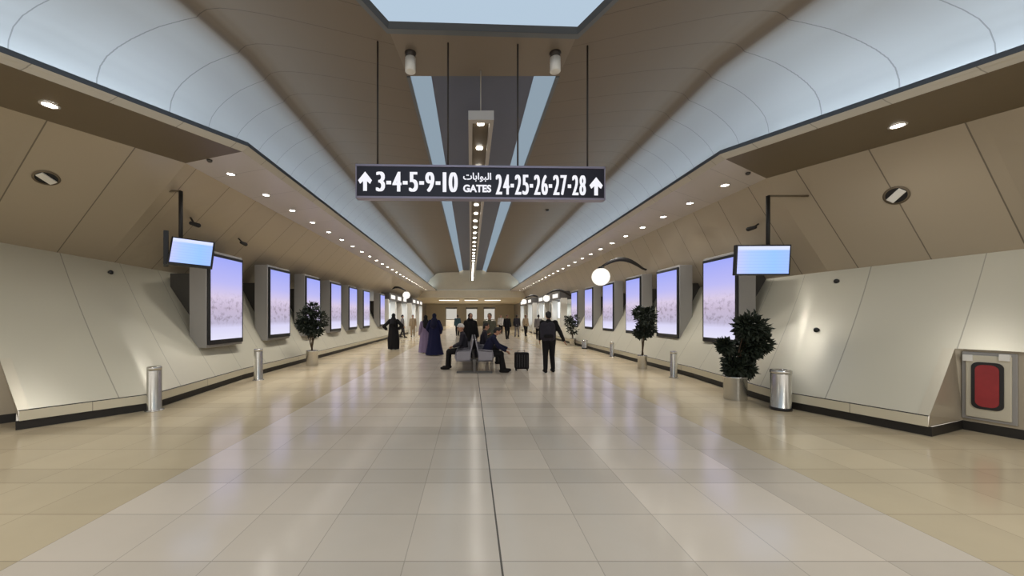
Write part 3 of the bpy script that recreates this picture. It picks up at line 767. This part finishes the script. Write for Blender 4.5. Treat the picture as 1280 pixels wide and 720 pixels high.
for px, py, sd, lab in ((238,272,'left','small dark spotlight on the wall beside the tilted monitor'), (298,298,'left','small dark spotlight on the wall above the nearest left screen'), (948,280,'right','small dark spotlight on the wall beside the straight monitor')):
    q, n = wall_point(px, py, *upper_plane(sd, 20, 9))
    t = thing('wall_spotlight', lab, 'spotlight', q); on_wall(t, n)
    MB().tube([(0,0,0), (0,0,.16)], .018, 8).build('arm', M['blackmatt'], t)
    MB().capsule((0,-.07,.17), (0,.07,.2), .04, .05).build('lamp_head', M['blackmatt'], t)

# ------------------------------------------------------------------ fire hose cabinet in the right recess
s = S['right']
d, nrm = s['d'], s['nrm']
bp = s['back0']
ang = math.atan2(d.y, d.x)
pn = Vector((bp.x, bp.y, 0)); n_in = -nrm
# place along the run so that it lands at pixel 1237
def along(px):
    r_ = ray(px, 480); a_, b_ = Vector((0,0,0)), r_
    # solve pn + d*s = r*t (plan)
    det = d.x*(-b_.y)-d.y*(-b_.x)
    sx = ((0-pn.x)*(-b_.y)-(0-pn.y)*(-b_.x))/det
    return sx
s0, s1 = along(1203), along(1273); s2, s3 = along(1216), along(1257)
def on_back(sv, z, o=0.): q = pn+d*sv+n_in*o; return Vector((q.x, q.y, z))
mid = on_back((s0+s1)/2, 0, 0)
t = thing('fire_hose_cabinet', 'metal fire hose cabinet with red black-edged window in the wall recess', 'fire hose cabinet', mid, ang)
def zat(px, py, sv):
    q = on_back(sv, 0); dep = q.x*FW[0]+q.y*FW[1]; return CAMZ+(CY-py)/F*dep
W = s1-s0
z0, z1 = zat(0, 527, (s0+s1)/2), zat(0, 441, (s0+s1)/2)
fr = MB()
def ly(v): return v-(s0+s1)/2
fr.box((0, -.0, (z0+z1)/2), (W, .05, z1-z0)); fr.build('cabinet_frame', M['pillar'], t, .006)
fr = MB(); fr.box((0, 0, (z0+z1)/2), (W-.08, .09, z1-z0-.08)); fr.build('door_panel', M['flange'], t, .006)
rz0, rz1 = zat(0, 512, (s2+s3)/2), zat(0, 453, (s2+s3)/2)
def rrect(w, h, r, y, cx, cz, n=6):
    pts = []
    for sx, sz, a0 in ((1,1,0), (-1,1,90), (-1,-1,180), (1,-1,270)):
        for k in range(n+1):
            a = math.radians(a0+90*k/n); pts.append((cx+sx*(w/2-r)+r*math.cos(a), y, cz+sz*(h/2-r)+r*math.sin(a)))
    return pts
fy = .062
cxr, czr = ly((s2+s3)/2), (rz0+rz1)/2
wr, hr = (s3-s2), rz1-rz0
side_sign = 1
for nm, w_, h_, y_, mt in (('window_border', wr, hr, .058, M['black']), ('red_panel', wr-.07, hr-.07, .066, M['red'])):
    mb = MB()
    for yy in (y_, ): 
        p_ = rrect(w_, h_, .07, yy, cxr, czr); p2 = rrect(w_, h_, .07, -yy, cxr, czr)
        mb.add(p_+p2, [tuple(range(len(p_))), tuple(range(len(p_), 2*len(p_)))[::-1]]+[(i, (i+1) % len(p_), len(p_)+(i+1) % len(p_), len(p_)+i) for i in range(len(p_))])
    mb.build(nm, mt, t)
for px in (1212, 1258):
    sv = along(px); zz = zat(0, 447, sv); mb = MB(); mb.box((ly(sv), 0, zz), (.085, .14, .085)); tag(mb.build('indicator_plate', M['white'], t), 'small white square plate')

# ------------------------------------------------------------------ bollards, bins
def steel_post(name, label, cat, px, py, dpx, hpx, group=None, bin_=False):
    p = fl(px, py); k = p.y/F; r = dpx*k/2; h = hpx*k
    t = thing(name, label, cat, p, 0, group)
    MB().lathe([(r*1.04, 0), (r*1.04, .03), (r, .035), (r, h-.07), (r*.98, h-.06)], n=28).build('body', M['steel'], t)
    if bin_:
        MB().lathe([(r*.99, h-.06), (r*1.05, h-.055), (r*1.05, h-.01), (r*.95, h), (r*.6, h), (r*.5, h-.05)], n=28).build('lid', M['steel'], t)
        MB().lathe([(r*.6, h-.02), (.001, h-.02)], n=24, cap=False).build('opening', M['black'], t)
        MB().lathe([(r*1.06, .0), (r*1.06, .045), (r, .05)], n=24).build('base_ring', M['black'], t)
    else:
        MB().lathe([(r, h-.06), (r, h-.01), (r*.9, h), (.001, h+.004)], n=28).build('cap', M['steel'], t)
        MB().lathe([(r*1.3, 0), (r*1.3, .012), (r*1.1, .02)], n=24).build('base_plate', M['steel'], t)
    return t
steel_post('steel_bollard', 'round steel bollard standing before the nearest pale panel on left', 'bollard', 193, 513, 15, 55, 'steel bollards along the walls')
steel_post('steel_bollard', 'round steel bollard before the gap between first two left screens', 'bollard', 323, 475, 10, 39, 'steel bollards along the walls')
steel_post('steel_bollard', 'round steel bollard below the second screen of the right wall', 'bollard', 842, 472, 8, 33, 'steel bollards along the walls')
steel_post('steel_bollard', 'far slim steel bollard below the fourth right screen', 'bollard', 765, 446, 5, 18, 'steel bollards along the walls')
steel_post('litter_bin', 'stainless steel cylinder litter bin beside the nearest potted plant', 'bin', 976, 512, 21, 50, None, True)
steel_post('litter_bin', 'small dark-topped litter bin by the left wall past the potted tree', 'bin', 411, 441, 9, 13, None, True)
steel_post('litter_bin', 'small litter bin by the right wall beyond the bollards', 'bin', 731, 436, 7, 11, None, True)

# ------------------------------------------------------------------ potted plants
def plant(px, py, potw, poth, blobs, label, nleaf, seed, name='potted_plant', steelpot=True):
    rnd = random.Random(seed)
    p = fl(px, py); k = p.y/F
    t = thing(name, label, 'plant', p)
    r, h = potw*k/2, poth*k
    MB().lathe([(r*.96, 0), (r, .02), (r, h-.03), (r*1.04, h-.02), (r*1.04, h), (r*.9, h), (r*.88, h-.05)], n=28, cap=False).build('pot', M['steel'], t)
    MB().lathe([(r*.9, h-.05), (.001, h-.03)], n=20, cap=False).build('soil', M['soil'], t)
    def W(q): return Vector(((q[0]-px)*k, 0, (py-q[1])*k))
    st = MB()
    lf = MB()
    for bi, (bx, by, br) in enumerate(blobs):
        c = W((bx, by)); rr = br*k
        c.y = rnd.uniform(-.12, .12)
        mids = [Vector((rnd.uniform(-.03,.03), 0, h-.05)), Vector((c.x*.35, c.y*.4, lerp(h, c.z, .5))), c]
        st.tube(mids, [.016, .013, .006], 7)
        for _ in range(nleaf):
            u = Vector((rnd.gauss(0,1), rnd.gauss(0,1), rnd.gauss(0,1))).normalized()*rr*(rnd.random()**.45)
            q = c+u
            ln = rnd.uniform(.09, .16); wd = ln*.5
            dr = (u.normalized()+Vector((rnd.uniform(-.6,.6), rnd.uniform(-.6,.6), rnd.uniform(-.9,.3)))).normalized()
            sd = dr.cross(Vector((rnd.uniform(-1,1), rnd.uniform(-1,1), 1))).normalized()
            nn = dr.cross(sd)*ln*.12
            lf.add([q, q+dr*ln*.5+sd*wd*.5+nn, q+dr*ln, q+dr*ln*.5-sd*wd*.5+nn, q+dr*ln*.5-nn*.4], [(0,1,4), (1,2,4), (2,3,4), (3,0,4)])
    st.build('stem', M['bark'], t); lf.build('foliage', M['leaf'], t)
    return t
plant(919, 499, 25, 29, [(936,410,16), (928,408,9), (944,428,11), (936,437,12), (924,450,11), (930,460,9), (916,458,8), (908,432,5), (947,412,7)], 'tall dark leafy plant in steel pot beside the nearest right screen', 330, 3)
plant(803, 461, 11, 17, [(806,398,11), (801,390,6), (810,410,10), (803,414,8), (811,392,7)], 'dark leafy potted plant before the third right screen', 260, 4)
plant(390, 457, 14, 19, [(382,395,9), (390,386,8), (397,400,9), (386,408,9), (394,412,8), (379,405,5)], 'bushy green potted tree before the third left screen', 260, 5)
plant(716, 432, 8, 9, [(713,405,6), (718,400,6), (716,412,6), (710,399,4)], 'distant dark bushy potted plant near the last right screen', 150, 6)

# ------------------------------------------------------------------ globe lamps on arched brackets
def globe_lamp(px, py, rpx, wallx, sd, label):
    p = atX(px, py, wallx); k = p.y/F; r = rpx*k
    sg_ = -1 if sd == 'left' else 1
    t = thing('globe_lamp', label, 'lamp', (p.x, p.y, p.z), 0, 'globe lamps on arched brackets')
    MB().sphere((0,0,0), r, 24).build('globe', M['globe'], t)
    MB().lathe([(r*.35, r*.9), (r*.4, r*1.0), (r*.2, r*1.15)], n=16).build('cap', M['blackmatt'], t)
    wx = abs(6.55-abs(p.x))
    arc = [(sg_*wx*u, 0, r*1.1+.34*math.sin(PI*min(1, u*1.05))*1.0+(-.1*u)) for u in [i/12 for i in range(13)]]
    MB().tube(arc, [.03+.05*math.sin(PI*i/12) for i in range(13)], 8).build('bracket', M['blackmatt'], t)
globe_lamp(751, 346, 11, 4.85, 'right', 'large white globe lamp on dark arched bracket before the right screens')
globe_lamp(508, 369, 4.6, -4.9, 'left', 'small white globe lamp on arched bracket past the left screens')
globe_lamp(683, 373, 4.2, 4.9, 'right', 'small white globe lamp on arched bracket above the backpack walker')
globe_lamp(655, 377, 3.2, 4.82, 'right', 'farthest tiny globe lamp on arched bracket at the hall end')

# ------------------------------------------------------------------ far shop fronts and columns beyond the screens
def shopfront(x, y0, y1, sd, label):
    sg_ = -1 if sd == 'left' else 1
    t = thing('shopfront', label, 'shopfront', (x, y0, 0), 0, 'shopfronts at the far end')
    n = 3; Lh = y1-y0
    MB().box((sg_*.4, Lh/2, 3.0), (.8, Lh, .55)).build('sign_band', M['shopdark'], t)
    for i in range(n+1):
        MB().box((sg_*.25, i*Lh/n, 1.4), (.4, .32, 2.8)).build('pier', M['white'], t)
    for i in range(n):
        MB().box((sg_*.5, (i+.5)*Lh/n, 1.45), (.06, Lh/n-.4, 2.3)).build('lit_window', M['teal'] if i % 2 == 0 else M['shopwall'], t)
    for i in range(n):
        MB().box((sg_*.02, (i+.5)*Lh/n, 3.0), (.05, Lh/n*.6, .28)).build('name_panel', M['globe'], t)
    return t
shopfront(-5.75, 26.2, 33.5, 'left', 'bright glazed shopfront with white piers past the last left screen')
shopfront(-5.4, 34.2, 41.5, 'left', 'farthest glazed shopfront on the left before the end wall')
shopfront(5.95, 24.5, 32.5, 'right', 'bright glazed shopfront with white piers past the last right screen')
shopfront(5.6, 33.5, 41.5, 'right', 'farthest glazed shopfront on the right before the end wall')
for x in (-4, 0, 4):
    spot((x, 54, 3.4), 420, ang=160); spot((x, 46.5, 3.4), 200)  # fill spots without fixtures, added to brighten the end hall
for x, y, n in ((-2.9, 56, 'leftmost'), (.2, 57, 'middle'), (2.9, 56, 'rightmost')):
    t = thing('display_kiosk', 'pale lit display kiosk deep in the end hall, %s of three' % n, 'kiosk', (x, y, 0))
    MB().box((0, 0, .5), (1.6, .7, 1.0)).build('counter', M['white'], t)
    MB().box((0, .3, 1.9), (1.6, .1, 1.6)).build('back_panel', M['kiosk'], t)
    MB().box((0, .1, 2.8), (1.8, .7, .25)).build('canopy', M['shopdark'], t)

# ------------------------------------------------------------------ bench, suitcases
def bench(x, y, n, label):
    t = thing('waiting_bench', label, 'bench', (x, y, 0))
    P_ = .62; Lb = n*P_
    MB().box((0, Lb/2, .36), (.10, Lb, .07)).build('beam', M['steel_dk'], t, .005)
    for yy in (.12, Lb-.12):
        mb = MB(); mb.box((0, yy, .18), (.07, .07, .36)); mb.box((0, yy, .025), (1.0, .09, .05)); mb.box((.46, yy, .012), (.07, .1, .024)); mb.box((-.46, yy, .012), (.07, .1, .024))
        mb.build('leg', M['steel_dk'], t, .006)
    for sgx in (1, -1):
        for i in range(n):
            yc = (i+.5)*P_
            mb = MB()
            prof = [(.10, .42), (.2, .40), (.34, .405), (.48, .43), (.54, .42)]
            for (x0, zz0), (x1, zz1) in zip(prof, prof[1:]):
                mb.add([(sgx*x0, yc-.28, zz0), (sgx*x1, yc-.28, zz1), (sgx*x1, yc+.28, zz1), (sgx*x0, yc+.28, zz0), (sgx*x0, yc-.28, zz0+.035), (sgx*x1, yc-.28, zz1+.035), (sgx*x1, yc+.28, zz1+.035), (sgx*x0, yc+.28, zz0+.035)],
                       [(0,3,2,1), (4,5,6,7), (0,1,5,4), (1,2,6,5), (2,3,7,6), (3,0,4,7)])
            mb.build('seat', M['seat'], t)
            mb = MB()
            prof = [(.12, .44), (.09, .6), (.05, .78), (.02, .93)]
            for (x0, zz0), (x1, zz1) in zip(prof, prof[1:]):
                mb.add([(sgx*x0, yc-.28, zz0), (sgx*x1, yc-.28, zz1), (sgx*x1, yc+.28, zz1), (sgx*x0, yc+.28, zz0), (sgx*(x0+.035), yc-.28, zz0), (sgx*(x1+.035), yc-.28, zz1), (sgx*(x1+.035), yc+.28, zz1), (sgx*(x0+.035), yc+.28, zz0)],
                       [(0,1,2,3), (4,7,6,5), (0,4,5,1), (1,5,6,2), (2,6,7,3), (3,7,4,0)])
            mb.build('backrest', M['seat'], t)
        for i in range(n+1):
            yy = i*P_
            mb = MB(); mb.tube([(sgx*.1, yy, .36), (sgx*.5, yy, .36), (sgx*.53, yy, .45), (sgx*.5, yy, .63), (sgx*.12, yy, .66)], .022, 8)
            mb.add([(sgx*.12, yy-.008, .38), (sgx*.5, yy-.008, .38), (sgx*.5, yy-.008, .6), (sgx*.12, yy-.008, .63), (sgx*.12, yy+.008, .38), (sgx*.5, yy+.008, .38), (sgx*.5, yy+.008, .6), (sgx*.12, yy+.008, .63)], [(0,1,2,3), (4,7,6,5)])
            mb.build('armrest', M['seat'], t)
    return t
bp0 = fl(593, 467); bench(bp0.x, bp0.y, 5, 'grey metal double-sided waiting bench in the middle of the hall')
def suitcase(p, w, dpt, h, label, mat, handle=.0, rz=0):
    t = thing('suitcase', label, 'suitcase', p, rz)
    b = MB(); b.box((0, 0, .05+(h-.05)/2), (w, dpt, h-.05)); b.build('shell', mat, t, .035)
    rb = MB()
    for i in range(5): rb.box((-w*.36+i*w*.18, -dpt/2-.004, .05+(h-.05)/2), (.02, .012, h*.7))
    rb.build('ridge', M['black'], t)
    for sx in (-1, 1):
        for sy in (-1, 1):
            wl = MB(); wl.lathe([(.028, -.012), (.03, 0), (.028, .012)], (sx*w*.4, sy*dpt*.35, .03), 14, mat=Matrix.Rotation(PI/2, 3, 'Y')); wl.build('wheel', M['blackmatt'], t)
    hd = MB(); hd.tube([(-w*.25, dpt*.3, h-.02), (-w*.25, dpt*.3, h+.05+handle), (w*.25, dpt*.3, h+.05+handle), (w*.25, dpt*.3, h-.02)], .012, 8); hd.build('handle', M['steel_dk'], t)
    return t
sp_ = fl(652, 463); suitcase((sp_.x, sp_.y, 0), .41, .25, .53, 'black upright wheeled suitcase standing right of the bench', M['cl_black'])

# ------------------------------------------------------------------ people
def remesh(mb, name, mat, voxel, smooth=4, parent=None):
    o = mb.build(name+'_raw', mat)
    r = o.modifiers.new('r', 'REMESH'); r.mode = 'VOXEL'; r.voxel_size = voxel; r.use_smooth_shade = True
    s_ = o.modifiers.new('s', 'SMOOTH'); s_.iterations = smooth; s_.factor = .5
    bpy.context.view_layer.update()
    me = bpy.data.meshes.new_from_object(o.evaluated_get(bpy.context.evaluated_depsgraph_get()))
    bpy.data.objects.remove(o)
    me.name = name; me.materials.clear(); me.materials.append(mat)
    me.polygons.foreach_set('use_smooth', [True]*len(me.polygons))
    n = bpy.data.objects.new(name, me); C.objects.link(n)
    if parent: n.parent = parent
    return n
V = Vector
STAND = dict(pelvis=V((0,0,.94)), chest=V((0,.0,1.28)), neck=V((0,.01,1.47)), head=V((0,-.01,1.63)), face=V((0,-1,0)),
             sl=V((-.18,0,1.41)), el=V((-.24,.03,1.13)), wl=V((-.26,-.06,.88)), hl=V((-.09,0,.92)), kl=V((-.10,-.02,.50)), al=V((-.10,.03,.09)),
             sr=V((.18,0,1.41)), er=V((.24,.03,1.13)), wr=V((.26,-.06,.88)), hr=V((.09,0,.92)), kr=V((.10,-.02,.50)), ar=V((.10,.03,.09)))
def pose(**k): d = {a: b.copy() for a, b in STAND.items()}; d.update({a: V(b) for a, b in k.items()}); return d
def person(p, rz, J, label, vox=.012, top=None, bottom=None, hair='short', hairmat=None, robe=None, scale=1., shoes=True, cap=None):
    """body is one continuous mesh; clothing and hair are its children. Faces -Y before rotation."""
    face = J['face'].normalized(); up = (J['head']-J['neck']).normalized()
    side = face.cross(V((0,0,1))).normalized()      # the figure's own left/right axis
    b = MB()
    c = b.capsule
    # trunk
    for s_ in (-1, 1):
        off = side*s_
        c(J['pelvis']+off*.07, J['chest']+off*.07, .105, .105); c(J['chest']+off*.07, (J['chest']+J['neck'])*.5+off*.06, .105, .085)
        c(J['pelvis']+off*.06, J['hl' if s_ > 0 else 'hr'] if False else J['pelvis']+off*.09-V((0,0,.03)), .11, .11)
    c(J['chest'], J['sl'], .09, .065); c(J['chest'], J['sr'], .09, .065); c((J['chest']+J['neck'])/2, J['sl'], .06, .055); c((J['chest']+J['neck'])/2, J['sr'], .06, .055)
    c(J['neck']-up*.03, J['head']-up*.03, .056, .052)
    for q in 'lr':
        c(J['s'+q], J['e'+q], .055, .043); c(J['e'+q], J['w'+q], .043, .028)
        c(J['h'+q], J['k'+q], .088, .058); c(J['k'+q], J['k'+q]*.65+J['a'+q]*.35, .056, .056); c(J['k'+q]*.65+J['a'+q]*.35, J['a'+q], .056, .038)
        fdir = J.get('toe'+q, V((face.x, face.y, 0)).normalized())
        c(J['a'+q]-V((0,0,.04)), J['a'+q]-V((0,0,.055))+fdir*.15, .042, .034)
        # hand: palm, four fingers, thumb
        hd = (J['w'+q]-J['e'+q]).normalized(); ins = (side*(1 if False else 1)).copy()
        acr = face-hd*face.dot(hd)
        acr = acr.normalized() if acr.length > .1 else V((0,0,1))
        thk = hd.cross(acr).normalized()
        w0 = J['w'+q]
        for i, ln in enumerate((.068, .076, .072, .056)):
            o_ = acr*(.03-.02*i)
            c(w0+o_*.6, w0+hd*.085+o_, .017, .013)
            m_ = w0+hd*(.085+ln*.55)+o_*1.15+thk*.008
            c(w0+hd*.085+o_, m_, .0115, .0105); c(m_, m_+hd*ln*.42+thk*.018, .0105, .009)
        th0 = w0+acr*.022+hd*.02; th1 = th0+acr*.032+hd*.035; c(th0, th1, .014, .012); c(th1, th1+hd*.032+acr*.008, .012, .0095)
    # head: skull, jaw, nose, brow, ears, lips
    H = J['head']
    hb = MB()
    hb.sphere((0,.012,.035), (.076,.096,.095), 20); hb.sphere((0,-.018,-.03), (.062,.074,.085), 18); hb.sphere((0,-.055,-.085), (.032,.03,.026), 12)
    hb.capsule((0,-.088,.02), (0,-.108,-.022), .010, .016, 10); hb.capsule((-.04,-.075,.032), (.04,-.075,.032), .016, .016, 10)
    hb.capsule((-.02,-.086,-.056), (.02,-.086,-.056), .009, .009, 8)
    for s_ in (-1, 1): hb.sphere((s_*.078,.01,-.005), (.012,.022,.034), 10)
    rot = Matrix((side*-1, -face, up)).transposed() if True else None
    rot = Matrix((( -side.x, -face.x, up.x), (-side.y, -face.y, up.y), (-side.z, -face.z, up.z)))
    hv = [H+rot @ V(v) for v in hb.v]
    b.add(hv, hb.f, 0, True)
    o = remesh(b, 'person', M['skin'], vox, 3)
    o.location = p; o.rotation_euler = (0,0,rz); o.scale = (scale,)*3
    tag(o, label, 'person')
    ey = MB()
    for s_ in (-1, 1): ey.sphere(H+rot @ V((s_*.031,-.084,.008)), .011, 8)
    ey.build('eyes', M['black'], o)
    vc = max(vox, .014)
    if top:
        t = MB(); c = t.capsule
        for s_ in (-1, 1):
            off = side*s_
            c(J['pelvis']+off*.075-V((0,0,.06 if not robe else 0)), J['chest']+off*.08, .128, .125); c(J['chest']+off*.08, (J['chest']+J['neck'])*.5+off*.06, .122, .10)
        for q in 'lr':
            c(J['chest'], J['s'+q], .105, .082); c((J['chest']+J['neck'])/2, J['s'+q], .075, .07)
            c(J['s'+q], J['e'+q], .074, .062); c(J['e'+q], J['w'+q]*.93+J['e'+q]*.07, .062, .045)
        c(J['neck']-up*.05, J['neck']+up*.005, .075, .068)
        remesh(t, 'jacket', top, vc, 3, o)
    if bottom:
        t = MB(); c = t.capsule
        c(J['pelvis']+side*.07, J['pelvis']-side*.07, .122, .122)
        for q in 'lr':
            c(J['pelvis']*.3+J['h'+q]*.7, J['h'+q], .12, .115)
            c(J['h'+q], J['k'+q], .112, .078); c(J['k'+q], J['a'+q]+V((0,0,.02)), .076, .062)
        remesh(t, 'trousers', bottom, vc, 3, o)
    if shoes:
        for q in 'lr':
            t = MB(); fdir = J.get('toe'+q, V((face.x, face.y, 0)).normalized()); a_ = J['a'+q]
            t.capsule(a_-V((0,0,.035))-fdir*.03, a_-V((0,0,.045))+fdir*.17, .052, .042); t.capsule(a_-V((0,0,.03)), a_+V((0,0,.01)), .052, .05)
            t.v = [(v[0], v[1], max(v[2], a_.z-.09)) for v in t.v]
            remesh(t, 'shoe', M['cl_shoe'], .011, 2, o)
    hm = hairmat or M['hair']
    if hair == 'short':
        t = MB(); hb = MB(); hb.sphere((0,.022,.046), (.084,.098,.096), 16); hb.sphere((0,.05,0), (.076,.07,.08), 12)
        t.add([H+rot @ V(v) for v in hb.v], hb.f, 0, True); remesh(t, 'hair', hm, .012, 2, o)
    elif hair == 'cap':
        t = MB(); hb = MB(); hb.sphere((0,.016,.055), (.088,.104,.09), 16); hb.capsule((-.05,-.1,.05), (.05,-.1,.05), .016, .016, 8)
        t.add([H+rot @ V(v) for v in hb.v], hb.f, 0, True); remesh(t, 'cap', hm, .012, 2, o)
    elif hair == 'hood':
        t = MB(); hb = MB(); hb.sphere((0,.03,.045), (.096,.108,.112), 16); hb.sphere((0,.05,-.04), (.088,.08,.10), 12); hb.capsule((0,.05,-.12), (0,.05,-.2), .1, .12, 12)
        t.add([H+rot @ V(v) for v in hb.v], hb.f, 0, True); remesh(t, 'hood', hm, .012, 2, o)
    elif hair == 'scarf':
        t = MB(); hb = MB(); hb.sphere((0,.03,.035), (.094,.106,.108), 16); hb.capsule((0,.03,-.06), (0,.03,-.17), .09, .13, 14); hb.capsule((0,.05,-.17), (0,.09,-.36), .13, .15, 14); hb.capsule((-.06,-.03,-.16), (.06,-.03,-.16), .07, .07, 10)
        t.add([H+rot @ V(v) for v in hb.v], hb.f, 0, True); remesh(t, 'headscarf', hm, .014, 3, o)
    if robe:
        mat, flare = robe
        n = 40; prof = [(1.46, .10, .08), (1.41, .20, .115), (1.25, .215, .15), (1.0, .225, .17), (.75, .25, .20), (.5, .28, .23), (.25, .30+flare*.5, .26), (.035, .32+flare, .28+flare*.5)]
        vs = []; fs = []
        for i, (z, rx, ry) in enumerate(prof):
            for k in range(n):
                a_ = 2*PI*k/n; fo = 1+.07*math.sin(9*a_+i*.25)*min(1, i/3.5)
                vs.append((rx*math.cos(a_)*fo, ry*math.sin(a_)*fo, z))
        for i in range(len(prof)-1):
            for k in range(n): fs.append((i*n+k, (i+1)*n+k, (i+1)*n+(k+1) % n, i*n+(k+1) % n))
        fs.append(tuple(range(n)))
        t = MB(); t.add(vs, fs, 0, True); t.build('robe', mat, o)
        t = MB()
        for q in 'lr': t.capsule(J['s'+q], J['e'+q], .085, .085); t.capsule(J['e'+q], J['w'+q], .085, .075)
        remesh(t, 'sleeves', mat, .016, 3, o)
    return o
K = M
# walker in black with backpack, seen from behind, mid-stride
p = fl(686, 466)
wk = pose(kl=(-.10,-.10,.50), al=(-.10,-.16,.09), kr=(.12,.02,.50), ar=(.13,.16,.11), wr=(.40,-.02,.86), er=(.30,.06,1.12), wl=(-.24,-.14,.92), el=(-.26,.02,1.14))
person((p.x, p.y, 0), PI+.05, pose(kl=(-.11,-.06,.50), al=(-.15,-.10,.09), kr=(.10,.02,.50), ar=(.12,.10,.10), el=(-.31,.05,1.14), wl=(-.44,-.02,.90), er=(.25,.05,1.13), wr=(.24,-.10,.93), neck=V((0,-.02,1.46)), head=V((0,-.05,1.60))),
       'person in black jacket and trousers walking away with a backpack', .010, K['cl_black'], K['cl_black'], 'short', None, scale=1.0)
bpk = thing('backpack', 'black backpack worn by the walker in black', 'backpack', (p.x-.07, p.y-.19, 1.02))
mb = MB(); mb.capsule((-.09,0,.0), (-.09,.02,.30), .12, .12); mb.capsule((.09,0,.0), (.09,.02,.30), .12, .12); mb.capsule((0,-.03,.02), (0,-.02,.2), .13, .12)
remesh(mb, 'pack_body', K['cl_char'], .014, 3, bpk)
mb = MB(); mb.capsule((-.08,-.12,.03), (.08,-.12,.03), .06, .06); remesh(mb, 'front_pocket', K['cl_black'], .012, 2, bpk)
for sx in (-1, 1):
    MB().tube([(sx*.1, .10, .36), (sx*.12, .19, .42), (sx*.13, .34, .38), (sx*.14, .37, .2), (sx*.13, .28, .02), (sx*.12, .1, -.04)], .02, 8).build('strap', K['cl_black'], bpk)
# seated person on the right side of the bench
sx, sy = bp0.x, bp0.y
SEAT = pose(pelvis=(0,0,.56), chest=(0,-.16,.86), neck=(0,-.27,1.03), head=(0,-.36,1.16), face=(0,-.9,-.35), sl=(-.17,-.24,.97), sr=(.17,-.24,.97),
            el=(-.22,-.38,.74), wl=(-.14,-.58,.62), er=(.23,-.40,.76), wr=(.20,-.66,.66), hl=(-.10,-.02,.54), kl=(-.12,-.46,.53), al=(-.12,-.48,.09), hr=(.10,-.02,.54), kr=(.12,-.46,.53), ar=(.13,-.56,.09))
person((sx+.30, sy+.28, 0), PI/2, SEAT, 'person in navy jacket and dark trousers leaning forward on the bench', .010, K['cl_navy'], K['cl_black'], 'short')
SEAT2 = pose(pelvis=(0,0,.56), chest=(0,-.02,.90), neck=(0,-.06,1.09), head=(0,-.10,1.24), face=(0,-1,-.1), sl=(-.18,-.04,1.03), sr=(.18,-.04,1.03),
            el=(-.24,-.10,.77), wl=(-.10,-.32,.68), er=(.24,-.10,.77), wr=(.10,-.32,.68), hl=(-.10,-.02,.54), kl=(-.12,-.46,.53), al=(-.12,-.46,.09), hr=(.10,-.02,.54), kr=(.12,-.46,.53), ar=(.13,-.50,.09))
person((sx-.30, sy+.9, 0), -PI/2, SEAT2, 'person in dark coat and white cap sitting facing left on the bench', .012, K['cl_char'], K['cl_black'], 'cap', K['cl_white'])
person((sx+.32, sy+2.15, 0), PI/2, SEAT2, 'person in charcoal coat sitting upright farther along the bench', .014, K['cl_char'], K['cl_black'], 'short')
p = fl(588, 450); person((p.x, sy+3.6, 0), .3, STAND, 'person in long black robe standing behind the bench', .012, None, None, 'scarf', K['cl_black'], (K['cl_black'], .0), .97)
p = atY(612, 450, sy+3.5); person((p.x, p.y, 0), -.4, pose(wl=(-.10,-.24,1.0), wr=(.12,-.24,1.0)), 'person in olive grey jacket standing behind the bench', .012, K['cl_olive'], K['cl_black'], 'short', K['cl_olive'], scale=.97)
# veiled and robed walkers on the left
p = fl(543, 444); person((p.x, p.y, 0), PI-.2, pose(el=(-.30,.0,1.12), wl=(-.22,-.16,.95), er=(.30,.0,1.12), wr=(.22,-.16,.95)), 'person in long deep blue robe and headscarf walking away', .012, None, None, 'scarf', K['cl_navy'], (K['cl_blue'], .06), .97)
p = fl(532, 441); person((p.x, p.y, 0), PI+.3, STAND, 'person in dark top and lilac skirt beside the blue robed walker', .014, K['cl_char'], None, 'scarf', K['cl_black'], (K['cl_lilac'], .0), .93)
p = fl(492, 437); person((p.x, p.y, 0), PI, pose(el=(-.42,.06,1.16), wl=(-.26,-.05,1.02), er=(.46,.04,1.12), wr=(.40,-.15,1.0)), 'person in black robe with elbows out near the left screens', .014, None, None, 'scarf', K['cl_black'], (K['cl_black'], -.06), .98)
# distant walkers
far = [(634,424,'person in black coat in the distance right of the bench','cl_black','cl_black',0.2), (646,421,'person in dark jacket and grey trousers far down the hall','cl_char','cl_grey',2.8),
       (657,420,'distant person in tan coat under the far globe lamp','cl_tan','cl_black',.4), (673,425,'person in grey jacket just left of the backpack walker','cl_grey','cl_black',3.0),
       (516,421,'distant person in tan clothes right of the black robed figure','cl_tan','cl_tan',.1), (572,420,'distant person in teal top left of the bench group','cl_teal','cl_black',3.3),
       (626,418,'distant person in white shirt and dark trousers near the hall end','cl_white','cl_black',0.), (503,422,'distant person in pale grey clothes by the left shopfront','cl_grey','cl_char',2.)]
for px, py, lab, tp, bt_, rz in far:
    p = fl(px, py)
    person((p.x, p.y, 0), rz, pose(kl=(-.11,-.08,.50), al=(-.10,-.14,.09), ar=(.10,.14,.11)), lab, .018, K[tp], K[bt_], 'short', None, None, .96)

# ------------------------------------------------------------------ light, world, view
w = bpy.data.worlds.new('world'); bpy.context.scene.world = w; w.use_nodes = True
bg = w.node_tree.nodes['Background']; bg.inputs[0].default_value = (1, .95, .88, 1); bg.inputs[1].default_value = 1.2
sc = bpy.context.scene
sc.view_settings.view_transform = 'Standard'; sc.view_settings.look = 'None'
sc.view_settings.exposure = 0.0; sc.view_settings.gamma = 1.0
sc.cycles.use_denoising = True
sc.cycles.max_bounces = 8; sc.cycles.diffuse_bounces = 5; sc.cycles.glossy_bounces = 4
sc.cycles.sample_clamp_indirect = 4.0; sc.cycles.caustics_reflective = False; sc.cycles.caustics_refractive = False
